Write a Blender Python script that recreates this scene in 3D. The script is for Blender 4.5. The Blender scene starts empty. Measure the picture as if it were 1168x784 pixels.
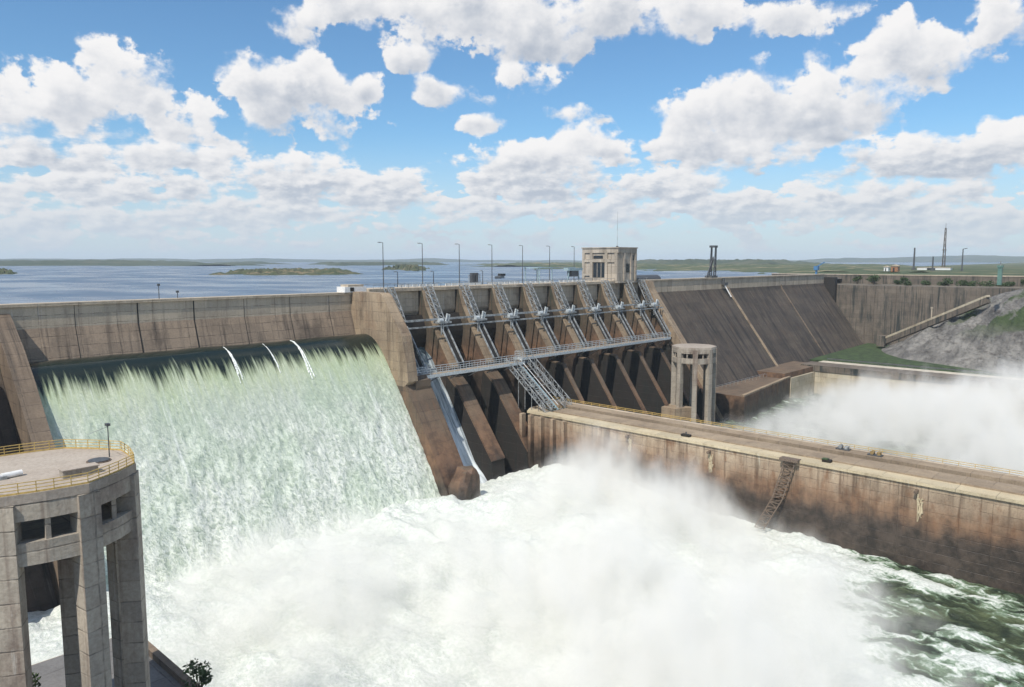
import bpy, math, random
import numpy as np
from math import radians as R, sin, cos, pi, atan2, sqrt
rng = random.Random(7)
nrg = np.random.RandomState(11)
sc = bpy.context.scene
C = sc.collection
BASE = 73.0                      # camera stands 73 m above the tailwater (world z = 0)
CAM_T = 208.49                   # metres downstream of the crest line
# world axes: X runs along the dam crest, -Y points downstream, Z up
def W(s, t, z): return (s, -t, z + BASE)

# ------------------------------------------------------------------ camera
cam_d = bpy.data.cameras.new('camera'); cam = bpy.data.objects.new('camera', cam_d); C.objects.link(cam)
cam.location = (0, -CAM_T, BASE)
cam.rotation_euler = (R(90 - 6.26), 0, -atan2(0.7293, 0.6842))
cam_d.sensor_width = 36; cam_d.lens = 36 * 857 / 1168
cam_d.clip_start = 0.5; cam_d.clip_end = 60000
sc.camera = cam
HEAD = math.degrees(atan2(0.7293, 0.6842))
F_PX = 857.0
def ray(px, py):
    """direction in the (s, t, z) frame of a viewing ray, used to take sizes off the photograph"""
    a, b, p = (px - 584) / F_PX, (392 - py) / F_PX, R(6.26)
    f, z = cos(p) + b * sin(p), -sin(p) + b * cos(p)
    return np.array([0.6842 * a + 0.7293 * f, 0.7293 * a - 0.6842 * f, z])
def at_z(px, py, z):
    r = ray(px, py); k = z / r[2]; return (r[0] * k, CAM_T + r[1] * k)

# ------------------------------------------------------------------ sun, exposure
SUN_AZ = atan2(-0.98, -0.20)     # azimuth from +Y towards +X
SUN_EL = R(52)
sun_d = bpy.data.lights.new('sun', 'SUN'); sun = bpy.data.objects.new('sun', sun_d); C.objects.link(sun)
sun_d.energy = 4.5; sun_d.angle = R(0.53); sun_d.color = (1.0, 0.935, 0.84)
sun.rotation_euler = (R(90) - SUN_EL, 0, pi - SUN_AZ)
sun.location = (-300, -300, 400)
sc.view_settings.view_transform = 'Standard'; sc.view_settings.look = 'None'
sc.view_settings.exposure = 0.0; sc.view_settings.gamma = 1.0
sc.view_settings.use_curve_mapping = False
sc.render.engine = 'CYCLES'
cy = sc.cycles
cy.use_denoising = True
cy.max_bounces = 8; cy.diffuse_bounces = 3; cy.glossy_bounces = 2; cy.transmission_bounces = 2
cy.volume_bounces = 5; cy.transparent_max_bounces = 8
cy.caustics_reflective = False; cy.caustics_refractive = False
cy.volume_step_rate = 1.0; cy.volume_max_steps = 96

# ------------------------------------------------------------------ node helper
class NT:
    def __init__(s, tree): s.t = tree; s.n = tree.nodes; s.l = tree.links
    def new(s, typ, **kw):
        nd = s.n.new(typ)
        for k, v in kw.items(): setattr(nd, k, v)
        return nd
    def put(s, sock, v):
        if v is None: return
        if isinstance(v, bpy.types.NodeSocket): s.l.new(v, sock)
        else:
            try: sock.default_value = v
            except Exception:
                sock.default_value = (v, v, v) if not hasattr(v, '__len__') else (tuple(v) + (1.0,))[:4]
    def math(s, op, a, b=None, c=None, clamp=False):
        nd = s.new('ShaderNodeMath', operation=op, use_clamp=clamp)
        for i, v in enumerate((a, b, c)): s.put(nd.inputs[i], v)
        return nd.outputs[0]
    def vec(s, op, a, b=None, scale=None):
        nd = s.new('ShaderNodeVectorMath', operation=op); s.put(nd.inputs[0], a)
        if b is not None: s.put(nd.inputs[1], b)
        if scale is not None: s.put(nd.inputs['Scale'], scale)
        return nd.outputs['Value'] if op in ('LENGTH', 'DOT_PRODUCT') else nd.outputs[0]
    def mix(s, f, a, b, mode='MIX'):
        nd = s.new('ShaderNodeMix', data_type='RGBA', blend_type=mode)
        s.put(nd.inputs[0], f); s.put(nd.inputs[6], a); s.put(nd.inputs[7], b)
        return nd.outputs[2]
    def fmix(s, f, a, b):
        nd = s.new('ShaderNodeMix', data_type='FLOAT')
        s.put(nd.inputs[0], f); s.put(nd.inputs[2], a); s.put(nd.inputs[3], b)
        return nd.outputs[0]
    def noise(s, vec, scale, detail=4, rough=0.55, dim='3D', lac=2.0, dist=0.0):
        nd = s.new('ShaderNodeTexNoise', noise_dimensions=dim)
        s.put(nd.inputs['Vector'], vec); s.put(nd.inputs['Scale'], scale); s.put(nd.inputs['Detail'], detail)
        s.put(nd.inputs['Roughness'], rough); s.put(nd.inputs['Lacunarity'], lac); s.put(nd.inputs['Distortion'], dist)
        return nd.outputs[0]
    def voro(s, vec, scale, feature='F1', dim='3D', rnd=1.0):
        nd = s.new('ShaderNodeTexVoronoi', feature=feature, voronoi_dimensions=dim)
        s.put(nd.inputs['Vector'], vec); s.put(nd.inputs['Scale'], scale); s.put(nd.inputs['Randomness'], rnd)
        return nd.outputs['Distance']
    def ramp(s, f, lo, hi, a=0.0, b=1.0, smooth=True):
        nd = s.new('ShaderNodeMapRange', interpolation_type='SMOOTHSTEP' if smooth else 'LINEAR')
        nd.clamp = True
        for i, v in enumerate((f, lo, hi, a, b)): s.put(nd.inputs[i], v)
        return nd.outputs[0]
    def comb(s, x, y, z):
        nd = s.new('ShaderNodeCombineXYZ')
        for i, v in enumerate((x, y, z)): s.put(nd.inputs[i], v)
        return nd.outputs[0]
    def sep(s, v):
        nd = s.new('ShaderNodeSeparateXYZ'); s.put(nd.inputs[0], v); return nd.outputs
    def bump(s, h, strength=0.5, dist=0.1, normal=None):
        nd = s.new('ShaderNodeBump'); s.put(nd.inputs['Height'], h); nd.inputs['Strength'].default_value = strength
        nd.inputs['Distance'].default_value = dist
        if normal is not None: s.put(nd.inputs['Normal'], normal)
        return nd.outputs[0]

# ------------------------------------------------------------------ world: Nishita sky with procedural cumulus
def build_world():
    w = bpy.data.worlds.new('World'); sc.world = w; w.use_nodes = True
    N = NT(w.node_tree); N.n.clear()
    out = N.new('ShaderNodeOutputWorld'); bg = N.new('ShaderNodeBackground')
    bg.inputs['Strength'].default_value = 0.088
    N.l.new(bg.outputs[0], out.inputs[0])
    sky = N.new('ShaderNodeTexSky', sky_type='NISHITA'); sky.sun_disc = False
    sky.sun_elevation = SUN_EL; sky.sun_rotation = SUN_AZ
    sky.altitude = 200; sky.air_density = 1.0; sky.dust_density = 0.6; sky.ozone_density = 2.0
    tc = N.new('ShaderNodeTexCoord'); d = tc.outputs['Generated']
    x, y, z = N.sep(d)
    az = N.math('MULTIPLY', N.math('ARCTAN2', x, y), 180 / pi)
    A = N.math('SUBTRACT', az, HEAD)
    E = N.math('MULTIPLY', N.math('ARCSINE', z), 180 / pi)
    p = N.comb(A, E, 0.0)
    # turbulent detail, with a finer layer for the farther clouds low in the sky
    q = N.comb(N.math('MULTIPLY', A, 0.40), N.math('MULTIPLY', E, 0.47), 3.7)
    far = N.ramp(E, 11.0, 4.0)
    qf = N.comb(N.math('MULTIPLY', A, 0.40), N.math('MULTIPLY', E, 0.80), 9.1)
    dqf = N.vec('ADD', qf, (-0.14, 0.20, 0.0))
    n1 = N.fmix(far, N.noise(q, 0.62, 11, 0.60), N.noise(qf, 1.25, 9, 0.58))
    vq = N.vec('ADD', q, N.vec('SCALE', N.noise(q, 1.9, 3, 0.55), scale=0.5))
    bil = N.voro(vq, 1.15, 'SMOOTH_F1')
    bil2 = N.voro(vq, 3.1, 'SMOOTH_F1')
    dq = N.vec('ADD', q, (-0.22, 0.26, 0.0))
    n2 = N.fmix(far, N.noise(dq, 0.62, 5, 0.58), N.noise(dqf, 1.25, 5, 0.56))
    # cumulus masses: centre and radii in photograph pixels, turned into azimuth/elevation degrees
    blobs = [(70, 118, 100, 50, 1.0), (150, 100, 75, 42, 1.0), (110, 75, 40, 34, .8), (215, 132, 70, 36, .9), (10, 110, 60, 45, 1), (320, 110, 85, 50, 1.05), (350, 85, 45, 34, .9),
             (418, 100, 24, 20, .7), (60, 170, 120, 26, .75), (200, 178, 90, 22, .6), (345, 25, 40, 40, .75), (430, 12, 85, 32, .95), (560, 22, 150, 40, 1.15), (700, 15, 120, 32, 1.0),
             (800, 18, 55, 28, .8), (470, 62, 34, 20, .72), (492, 104, 30, 18, .85), (550, 144, 36, 13, .72), (590, 92, 60, 26, .55), (640, 128, 38, 14, .6), (690, 138, 26, 12, .5),
             (620, 190, 85, 38, 1.1), (680, 170, 50, 32, .9), (570, 205, 50, 20, .8), (800, 145, 70, 44, 1.05), (865, 130, 80, 50, 1.1), (935, 115, 75, 45, 1.0), (1000, 95, 60, 45, .95),
             (1045, 62, 50, 42, 1.0), (845, 172, 90, 26, .85), (920, 20, 60, 22, .7), (1150, 20, 50, 36, .8), (1080, 175, 120, 26, .85), (1150, 165, 60, 34, .8), (985, 175, 40, 20, .5),
             (345, 205, 62, 30, .95), (400, 215, 55, 26, .7), (450, 218, 60, 24, .75), (90, 215, 120, 22, .6), (215, 210, 50, 26, .6), (1010, 230, 130, 26, .7), (860, 235, 120, 22, .7),
             (760, 215, 80, 26, .7), (700, 238, 100, 16, .6), (560, 240, 110, 16, .55), (300, 240, 150, 18, .55), (100, 250, 160, 18, .5), (1100, 250, 120, 18, .6)]
    S = None; V = None
    for (bx, by, rx, ry, wt) in blobs:
        r0 = ray(bx, by)
        r0 = r0 / np.linalg.norm(r0); el = math.degrees(math.asin(r0[2]))
        a = math.degrees(atan2(r0[0], -r0[1])) - HEAD
        kx = rx / F_PX * 57.3 * 1.10; ky = ry / F_PX * 57.3 * 1.10
        loc = N.vec('MULTIPLY', N.vec('SUBTRACT', p, (a, el, 0)), (1 / kx, 1 / ky, 0))
        si = N.math('SUBTRACT', wt * 0.86, N.math('POWER', N.vec('LENGTH', loc), 1.6))
        ly = N.sep(loc)[1]
        if S is None: S, V = si, ly
        else:
            g = N.ramp(N.math('SUBTRACT', si, S), -0.35, 0.35)
            V = N.fmix(g, V, ly); S = N.math('MAXIMUM', S, si)
    # outside the photograph's field: general cumulus cover
    gen = N.math('MULTIPLY', N.math('SUBTRACT', N.noise(q, 0.13, 2, 0.5), 0.52), 5.0)
    outside = N.ramp(N.math('ABSOLUTE', A), 36, 44)
    high = N.ramp(E, 22, 28)
    S = N.fmix(N.math('MAXIMUM', outside, high), S, gen)
    S = N.math('MAXIMUM', S, N.ramp(E, 6.0, 2.0, -1.2, -0.62))
    low = N.math('MULTIPLY', N.ramp(E, 0.0, 1.2), N.ramp(E, 9.0, 4.0))
    S = N.math('ADD', S, N.math('ADD', N.math('MULTIPLY', low, 0.44), N.math('MULTIPLY', N.ramp(E, 4.0, 1.0), 0.32)))
    fb = N.math('MULTIPLY', N.math('SUBTRACT', n1, 0.5), 4.0)
    bl = N.math('ADD', N.math('MULTIPLY', N.math('SUBTRACT', 0.45, bil), 0.75), N.math('MULTIPLY', N.math('SUBTRACT', 0.42, bil2), 0.34))
    dens = N.math('ADD', N.math('ADD', S, fb), bl)
    soft = N.ramp(N.noise(q, 0.9, 2, 0.5), 0.35, 0.7, 0.22, 0.85)
    alpha = N.ramp(dens, 0.0, soft)
    # light: bright crowns, grey flat bases, relief from the density's slope towards the sun
    rel = N.math('MULTIPLY', N.math('SUBTRACT', n1, n2), N.fmix(far, 2.0, 3.2))
    lit = N.math('ADD', N.math('ADD', N.math('MULTIPLY', V, 0.40), rel), N.math('MULTIPLY', bl, 0.42))
    thick = N.ramp(dens, 0.1, 1.3)
    lit = N.math('SUBTRACT', N.math('ADD', lit, 0.62), N.math('MULTIPLY', thick, 0.34))
    lit = N.ramp(lit, -0.25, 0.85)
    lowhaze = N.ramp(E, 0.0, 9.0)
    base_c = N.mix(lowhaze, (6.7, 7.4, 8.3, 1), (4.8, 5.45, 6.5, 1))
    top_c = N.mix(lowhaze, (8.0, 8.3, 8.7, 1), (10.6, 10.5, 10.5, 1))
    cloud = N.mix(lit, base_c, top_c)
    # clear sky: Nishita, a little whiter near the horizon
    clear = N.mix(1.0, sky.outputs[0], (1.0, 1.38, 1.58, 1), 'MULTIPLY')
    clear = N.mix(N.ramp(E, 10.0, 0.0, 0.0, 0.75), clear, (6.9, 7.7, 8.9, 1))
    alpha = N.math('MULTIPLY', alpha, N.ramp(E, 0.0, 5.0, 0.75, 1.0))
    col = N.mix(alpha, clear, cloud)
    col = N.mix(N.ramp(E, -0.5, 0.2), (3.0, 3.6, 4.0, 1), col)
    N.l.new(col, bg.inputs['Color'])
    w.cycles.sampling_method = 'MANUAL'; w.cycles.sample_map_resolution = 512
build_world()

# ------------------------------------------------------------------ materials
def mat(name):
    m = bpy.data.materials.new(name); m.use_nodes = True
    N = NT(m.node_tree); N.n.clear()
    out = N.new('ShaderNodeOutputMaterial'); b = N.new('ShaderNodeBsdfPrincipled')
    N.l.new(b.outputs[0], out.inputs[0])
    return m, N, b, out
def pos(N): return N.new('ShaderNodeNewGeometry').outputs['Position']
def plain(name, col, rough=0.6, metal=0.0, var=0.25, scale=1.5):
    m, N, b, o = mat(name)
    p = pos(N)
    n = N.noise(p, scale, 5, 0.6)
    dark = tuple(c * (1 - var) for c in col[:3]) + (1,); lite = tuple(min(1, c * (1 + var)) for c in col[:3]) + (1,)
    N.put(b.inputs['Base Color'], N.mix(N.ramp(n, 0.3, 0.7), dark, lite))
    b.inputs['Roughness'].default_value = rough; b.inputs['Metallic'].default_value = metal
    return m
def concrete(name, light, dark, stain, lift=2.2, panel=7.0, streak=0.6, mottle=0.5, rust=0.0, wet=None, joint=0.55, lime=0.3):
    """board-marked concrete: lift and panel joints, water streaks running down, blotches; wet=(z, height) darkens
    the band the spray keeps wet, and on the pier sides the painted shade"""
    m, N, b, o = mat(name)
    g = N.new('ShaderNodeNewGeometry'); p = g.outputs['Position']; x, y, z = N.sep(p)
    nx, ny, nz = N.sep(g.outputs['True Normal'])
    side = N.math('GREATER_THAN', N.math('ABSOLUTE', nx), N.math('ABSOLUTE', ny))
    flat = N.math('GREATER_THAN', nz, 0.93)
    h = N.fmix(side, x, y)
    v = N.fmix(flat, z, N.fmix(side, y, x))
    big = N.noise(p, 0.055, 6, 0.62); mid = N.noise(p, 0.32, 6, 0.65); fine = N.noise(p, 2.6, 5, 0.65)
    st = N.noise(N.comb(N.math('MULTIPLY', h, 1.1), N.math('MULTIPLY', v, 0.045), 1.3), 1.0, 6, 0.62)
    st2 = N.noise(N.comb(N.math('MULTIPLY', h, 0.28), N.math('MULTIPLY', v, 0.02), 5.1), 1.0, 4, 0.6)
    col = N.mix(N.ramp(N.math('ADD', N.math('MULTIPLY', big, 0.6), N.math('MULTIPLY', mid, 0.4)), 0.5 - 0.22, 0.5 + 0.2), dark, light)
    notflat = N.math('SUBTRACT', 1.0, flat)
    sk = N.math('MULTIPLY', N.math('MULTIPLY', N.math('ADD', N.ramp(st, 0.50, 0.72), N.ramp(st2, 0.52, 0.70)), streak), notflat, clamp=True)
    col = N.mix(sk, col, stain)
    sn = N.ramp(N.noise(N.vec('MULTIPLY', p, (1, 1, 0.45)), 0.11, 7, 0.68), 0.52, 0.66, 0.0, 0.55)
    col = N.mix(N.math('MULTIPLY', sn, notflat), col, stain)
    if lime:
        lm = N.ramp(N.noise(N.comb(N.math('MULTIPLY', h, 0.75), N.math('MULTIPLY', v, 0.06), 21.0), 1.0, 5, 0.68), 0.60, 0.70, 0.0, lime)
        col = N.mix(N.math('MULTIPLY', lm, notflat), col, tuple(min(.62, c * 1.55 + .05) for c in light[:3]) + (1,))
    if rust:
        rn = N.ramp(N.noise(N.comb(N.math('MULTIPLY', h, 0.35), N.math('MULTIPLY', v, 0.12), 9.0), 1.0, 5, 0.6), 0.5, 0.68, 0.0, rust)
        col = N.mix(rn, col, (0.20, 0.105, 0.055, 1))
    # each pour a slightly different tone
    hi = N.math('FLOOR', N.math('DIVIDE', N.math('ADD', h, N.math('MULTIPLY', N.math('FLOOR', N.math('DIVIDE', v, lift)), 1.7)), panel))
    wn = N.new('ShaderNodeTexWhiteNoise', noise_dimensions='2D')
    N.put(wn.inputs['Vector'], N.comb(hi, N.math('FLOOR', N.math('DIVIDE', v, lift)), 0))
    col = N.mix(1.0, col, N.mix(wn.outputs[0], (0.86, 0.86, 0.86, 1), (1.08, 1.07, 1.05, 1)), 'MULTIPLY')
    wob = N.math('MULTIPLY', N.math('SUBTRACT', mid, 0.5), 0.35)
    jh = N.math('PINGPONG', N.math('ADD', v, wob), lift / 2)
    jv = N.math('PINGPONG', N.math('ADD', h, wob), panel / 2)
    jn = N.ramp(N.noise(p, 0.5, 3, 0.6), 0.4, 0.6, 0.25, 1.0)
    jj = N.math('MULTIPLY', N.math('MAXIMUM', N.ramp(jh, 0.10, 0.03), N.ramp(jv, 0.11, 0.04)), jn)
    col = N.mix(N.math('MULTIPLY', jj, joint), col, (0.045, 0.036, 0.03, 1))
    col = N.mix(N.ramp(fine, 0.35, 0.7, 0.0, mottle), col, N.mix(1.0, col, (0.62, 0.60, 0.58, 1), 'MULTIPLY'))
    rough = 0.85
    if wet:
        zz = N.math('ADD', z, N.math('MULTIPLY', N.math('SUBTRACT', N.noise(N.comb(N.math('MULTIPLY', h, 0.22), N.math('MULTIPLY', v, 0.05), 2.0), 1.0, 5, 0.6), 0.5), wet[1] * 1.6))
        rustband = N.ramp(zz, wet[0] + wet[1] * 1.5, wet[0] + 0.1 * wet[1])
        col = N.mix(N.math('MULTIPLY', N.math('MULTIPLY', rustband, 0.85), notflat), col, N.mix(N.ramp(mid, 0.35, 0.65), (0.10, 0.055, 0.032, 1), (0.22, 0.12, 0.066, 1)))
        wt = N.math('MULTIPLY', N.ramp(zz, wet[0] + wet[1] * 0.45, wet[0] - wet[1] * 0.5), notflat)
        col = N.mix(N.math('MULTIPLY', wt, 0.9), col, N.mix(N.ramp(mid, 0.35, 0.68), (0.015, 0.0135, 0.012, 1), (0.055, 0.045, 0.037, 1)))
        rr = N.fmix(wt, 0.85, 0.5); N.put(b.inputs['Roughness'], rr)
    else: b.inputs['Roughness'].default_value = rough
    N.put(b.inputs['Base Color'], col)
    hgt = N.math('SUBTRACT', N.math('ADD', N.math('MULTIPLY', fine, 0.4), N.math('MULTIPLY', mid, 0.8)), N.math('MULTIPLY', jj, 0.7))
    N.put(b.inputs['Normal'], N.bump(hgt, 0.55, 0.25))
    return m
M = {}
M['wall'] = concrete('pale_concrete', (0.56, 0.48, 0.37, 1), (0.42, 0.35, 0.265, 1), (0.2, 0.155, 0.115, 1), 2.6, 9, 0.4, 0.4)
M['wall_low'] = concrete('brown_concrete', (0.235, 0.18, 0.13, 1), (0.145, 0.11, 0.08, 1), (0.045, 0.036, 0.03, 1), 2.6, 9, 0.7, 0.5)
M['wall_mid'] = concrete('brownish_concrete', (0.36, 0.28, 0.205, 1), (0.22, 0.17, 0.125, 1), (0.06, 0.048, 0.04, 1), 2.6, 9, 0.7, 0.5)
M['pier'] = concrete('pier_concrete', (0.39, 0.305, 0.21, 1), (0.25, 0.19, 0.13, 1), (0.10, 0.072, 0.05, 1), 3.0, 11, 0.55, 0.45, rust=0.3)
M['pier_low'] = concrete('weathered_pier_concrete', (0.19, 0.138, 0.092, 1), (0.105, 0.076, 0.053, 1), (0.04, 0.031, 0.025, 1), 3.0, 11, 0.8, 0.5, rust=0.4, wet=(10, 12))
M['pier_side'] = concrete('stained_shaded_pier_concrete', (0.125, 0.094, 0.064, 1), (0.066, 0.05, 0.036, 1), (0.03, 0.042, 0.032, 1), 3.0, 11, 0.9, 0.5, rust=0.0, wet=(36, 8))  # side tone darkened for bay shade, more below catwalk level; streaks are stains
M['pier_dark'] = concrete('wet_shaded_concrete', (0.026, 0.021, 0.017, 1), (0.014, 0.011, 0.009, 1), (0.009, 0.015, 0.013, 1), 3.0, 11, 0.9, 0.5)  # near black: bay shade put into the colour, over wet ogee floors
M['slope'] = concrete('stained_dam_face', (0.105, 0.085, 0.066, 1), (0.048, 0.039, 0.032, 1), (0.020, 0.018, 0.017, 1), 3.0, 18, 1.0, 0.5, rust=0.15, joint=0.35, lime=0.5)
M['guide'] = concrete('guide_wall_concrete', (0.50, 0.405, 0.295, 1), (0.34, 0.255, 0.175, 1), (0.10, 0.068, 0.045, 1), 2.4, 6.5, 0.7, 0.45, rust=0.8, wet=(11.0, 6.5), lime=0.4)
M['deck'] = concrete('deck_concrete', (0.40, 0.315, 0.22, 1), (0.23, 0.175, 0.12, 1), (0.2, 0.15, 0.1, 1), 6, 6, 0.2, 0.6)
M['greydeck'] = concrete('grey_deck_shaded', (0.21, 0.205, 0.20, 1), (0.13, 0.125, 0.12, 1), (0.08, 0.07, 0.06, 1), 6, 6, 0.2, 0.5)  # darker grey carries the tower's shade in the deck colour
M['deck_edge'] = concrete('deck_edge_concrete', (0.60, 0.52, 0.36, 1), (0.46, 0.38, 0.25, 1), (0.2, 0.15, 0.1, 1), 8, 8, 0.2, 0.4)
M['tower'] = concrete('tower_concrete', (0.47, 0.42, 0.345, 1), (0.31, 0.275, 0.225, 1), (0.13, 0.082, 0.064, 1), 2.3, 12, 0.6, 0.55, joint=0.5, lime=0.4)
M['roof'] = concrete('tower_roof_screed', (0.50, 0.44, 0.37, 1), (0.33, 0.275, 0.225, 1), (0.2, 0.16, 0.12, 1), 30, 30, 0.2, 0.5, joint=0.1)
M['house'] = concrete('gatehouse_concrete', (0.52, 0.46, 0.38, 1), (0.38, 0.33, 0.27, 1), (0.2, 0.17, 0.13, 1), 3.2, 4.0, 0.4, 0.4)
M['cream'] = concrete('cream_bank_concrete', (0.56, 0.50, 0.38, 1), (0.40, 0.34, 0.24, 1), (0.25, 0.19, 0.12, 1), 3, 10, 0.5, 0.4)
M['retain'] = concrete('retaining_wall_concrete', (0.20, 0.165, 0.13, 1), (0.105, 0.088, 0.07, 1), (0.022, 0.03, 0.028, 1), 3, 14, 1.0, 0.5)
M['steel'] = plain('galvanised_steel', (0.31, 0.325, 0.325), 0.55, 0.3, 0.5, .8)
M['steel_light'] = plain('pale_steel', (0.50, 0.54, 0.55), 0.5, 0.2, 0.25, 2)
M['steel_dark'] = plain('dark_steel', (0.10, 0.105, 0.11), 0.55, 0.4, 0.3, 3)
M['bluegrey'] = plain('blue_grey_paint', (0.30, 0.40, 0.43), 0.5, 0.1, 0.25, 2)
M['white'] = plain('white_paint', (0.72, 0.72, 0.70), 0.5, 0, 0.12, 2)
M['yellow'] = plain('yellow_paint', (0.50, 0.35, 0.11), 0.55, 0, 0.2, 4)
M['black'] = plain('dark_opening', (0.012, 0.011, 0.010), 0.9, 0, 0.2)
M['gate'] = plain('gate_steel', (0.022, 0.019, 0.016), 0.7, 0.2, 0.4)
M['rusty'] = plain('rusty_steel', (0.16, 0.12, 0.09), 0.8, 0.2, 0.4, 4)
M['stone_light'] = plain('light_road', (0.50, 0.45, 0.36), 0.9, 0, 0.15, 0.3)
M['asphalt'] = plain('asphalt', (0.07, 0.065, 0.06), 0.9, 0, 0.3, 0.5)
M['grass'] = plain('grass', (0.035, 0.060, 0.018), 0.9, 0, 0.5, 0.35)
M['leaf'] = plain('leaves', (0.045, 0.075, 0.022), 0.7, 0, 0.5, 1.2)
M['bark'] = plain('bark', (0.10, 0.075, 0.05), 0.9, 0, 0.3, 3)
M['green_paint'] = plain('green_paint', (0.10, 0.19, 0.16), 0.5, 0, 0.2)
M['ochre'] = plain('ochre_paint', (0.27, 0.19, 0.08), 0.7, 0, 0.4, 3)
M['blue_paint'] = plain('blue_paint', (0.06, 0.17, 0.33), 0.5, 0, 0.2)
M['orange_paint'] = plain('orange_paint', (0.30, 0.14, 0.07), 0.6, 0, 0.2)
M['glass'] = plain('dark_glass', (0.02, 0.025, 0.03), 0.12, 0, 0.2)

def water_mat():
    m, N, b, o = mat('reservoir_water')
    p = pos(N)
    n = N.noise(N.vec('MULTIPLY', p, (0.35, 0.35, 0)), 1, 5, 0.6); n2 = N.noise(N.vec('MULTIPLY', p, (0.02, 0.012, 0)), 1, 4, 0.55)
    N.put(b.inputs['Base Color'], N.mix(N.ramp(n2, 0.35, 0.65), (0.04, 0.08, 0.135, 1), (0.06, 0.105, 0.165, 1)))
    N.put(b.inputs['Roughness'], N.ramp(n2, 0.35, 0.65, 0.18, 0.38))
    N.put(b.inputs['Normal'], N.bump(n, 0.35, 0.22))
    return m
M['lake'] = water_mat()

def chute_mat():
    m, N, b, o = mat('spillway_white_water')
    g = N.new('ShaderNodeNewGeometry'); x, y, z = N.sep(g.outputs['Position'])
    at = N.new('ShaderNodeAttribute', attribute_name='flow'); d = at.outputs['Fac']      # metres run down the chute
    fl = N.comb(x, d, 0.0)
    streak = N.noise(N.comb(N.math('MULTIPLY', x, 1.15), N.math('MULTIPLY', d, 0.06), 0.4), 1, 5, 0.62)
    streak2 = N.noise(N.comb(N.math('MULTIPLY', x, 0.16), N.math('MULTIPLY', d, 0.02), 2.4), 1, 3, 0.6)
    fine = N.noise(N.vec('MULTIPLY', fl, (3.0, 2.7, 1)), 1, 6, 0.7, dist=0.8)
    wv = N.vec('ADD', N.vec('MULTIPLY', fl, (1.05, 0.85, 1)), N.vec('SCALE', N.noise(N.vec('MULTIPLY', fl, (0.35, 0.22, 1)), 1, 3), scale=2.2))
    rn = N.noise(wv, 0.62, 5, 0.62)
    cell = N.math('MULTIPLY', N.math('ABSOLUTE', N.math('SUBTRACT', rn, 0.5)), 5.0, clamp=True)
    # smooth dark sheet breaks up into ragged white streaks
    br = N.math('ADD', N.math('SUBTRACT', d, 20.0), N.math('ADD', N.math('MULTIPLY', N.math('SUBTRACT', streak, 0.5), 17.0), N.math('MULTIPLY', N.math('SUBTRACT', streak2, 0.5), 10.0)))
    foam = N.ramp(br, -2.0, 4.5)
    aged = N.ramp(N.math('ADD', d, N.math('MULTIPLY', N.math('SUBTRACT', streak, 0.5), 26)), 14, 36)
    clump = N.noise(N.vec('ADD', N.vec('MULTIPLY', fl, (0.30, 0.16, 1)), N.vec('SCALE', N.noise(N.vec('MULTIPLY', fl, (0.2, 0.12, 1)), 1, 3), scale=2.0)), 1, 5, 0.6)
    tex = N.math('ADD', N.math('MULTIPLY', fine, 0.55), N.math('ADD', N.math('MULTIPLY', N.math('SUBTRACT', 1.0, cell), N.ramp(d, 20, 62, 0.12, 0.32)), N.math('MULTIPLY', N.math('SUBTRACT', clump, 0.36), N.ramp(d, 18, 55, 0.25, 0.6))))
    vs = N.noise(N.comb(N.math('MULTIPLY', x, 1.6), N.math('MULTIPLY', d, 0.10), 12.0), 1, 5, 0.65)
    tex = N.math('ADD', tex, N.math('MULTIPLY', N.math('SUBTRACT', vs, 0.5), N.ramp(d, 20, 60, 0.55, 0.25)))
    young = N.mix(N.ramp(tex, 0.35, 0.75), (0.42, 0.48, 0.27, 1), (0.75, 0.775, 0.57, 1))
    old = N.mix(N.ramp(tex, 0.40, 0.78), (0.44, 0.495, 0.41, 1), (0.80, 0.82, 0.75, 1))
    white = N.mix(aged, young, old)
    gw = N.noise(N.vec('MULTIPLY', fl, (0.07, 0.05, 1)), 1, 3, 0.5)
    white = N.mix(N.ramp(gw, 0.42, 0.62, 0.0, 0.35), white, N.mix(1.0, white, (0.78, 0.90, 0.76, 1), 'MULTIPLY'))
    col = N.mix(foam, (0.010, 0.018, 0.014, 1), white)
    fall = N.noise(N.comb(N.math('MULTIPLY', x, 0.34), N.math('MULTIPLY', d, 0.012), 7.7), 1, 5, 0.7)
    col = N.mix(N.math('MULTIPLY', N.ramp(fall, 0.58, 0.72, 0, 0.7), foam), col, (0.80, 0.83, 0.79, 1))
    N.put(b.inputs['Base Color'], col)
    N.put(b.inputs['Roughness'], N.fmix(foam, 0.14, 0.75))
    hb = N.math('ADD', N.math('MULTIPLY', fine, 0.5), N.math('MULTIPLY', N.math('SUBTRACT', 1.0, cell), 0.9))
    bm = N.new('ShaderNodeBump'); bm.inputs['Distance'].default_value = 0.8
    N.put(bm.inputs['Height'], hb); N.put(bm.inputs['Strength'], N.math('ADD', 0.05, N.math('MULTIPLY', foam, N.ramp(d, 15, 60, 0.16, 0.42))))
    N.put(b.inputs['Normal'], bm.outputs[0])
    return m
M['chute'] = chute_mat()

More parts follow.
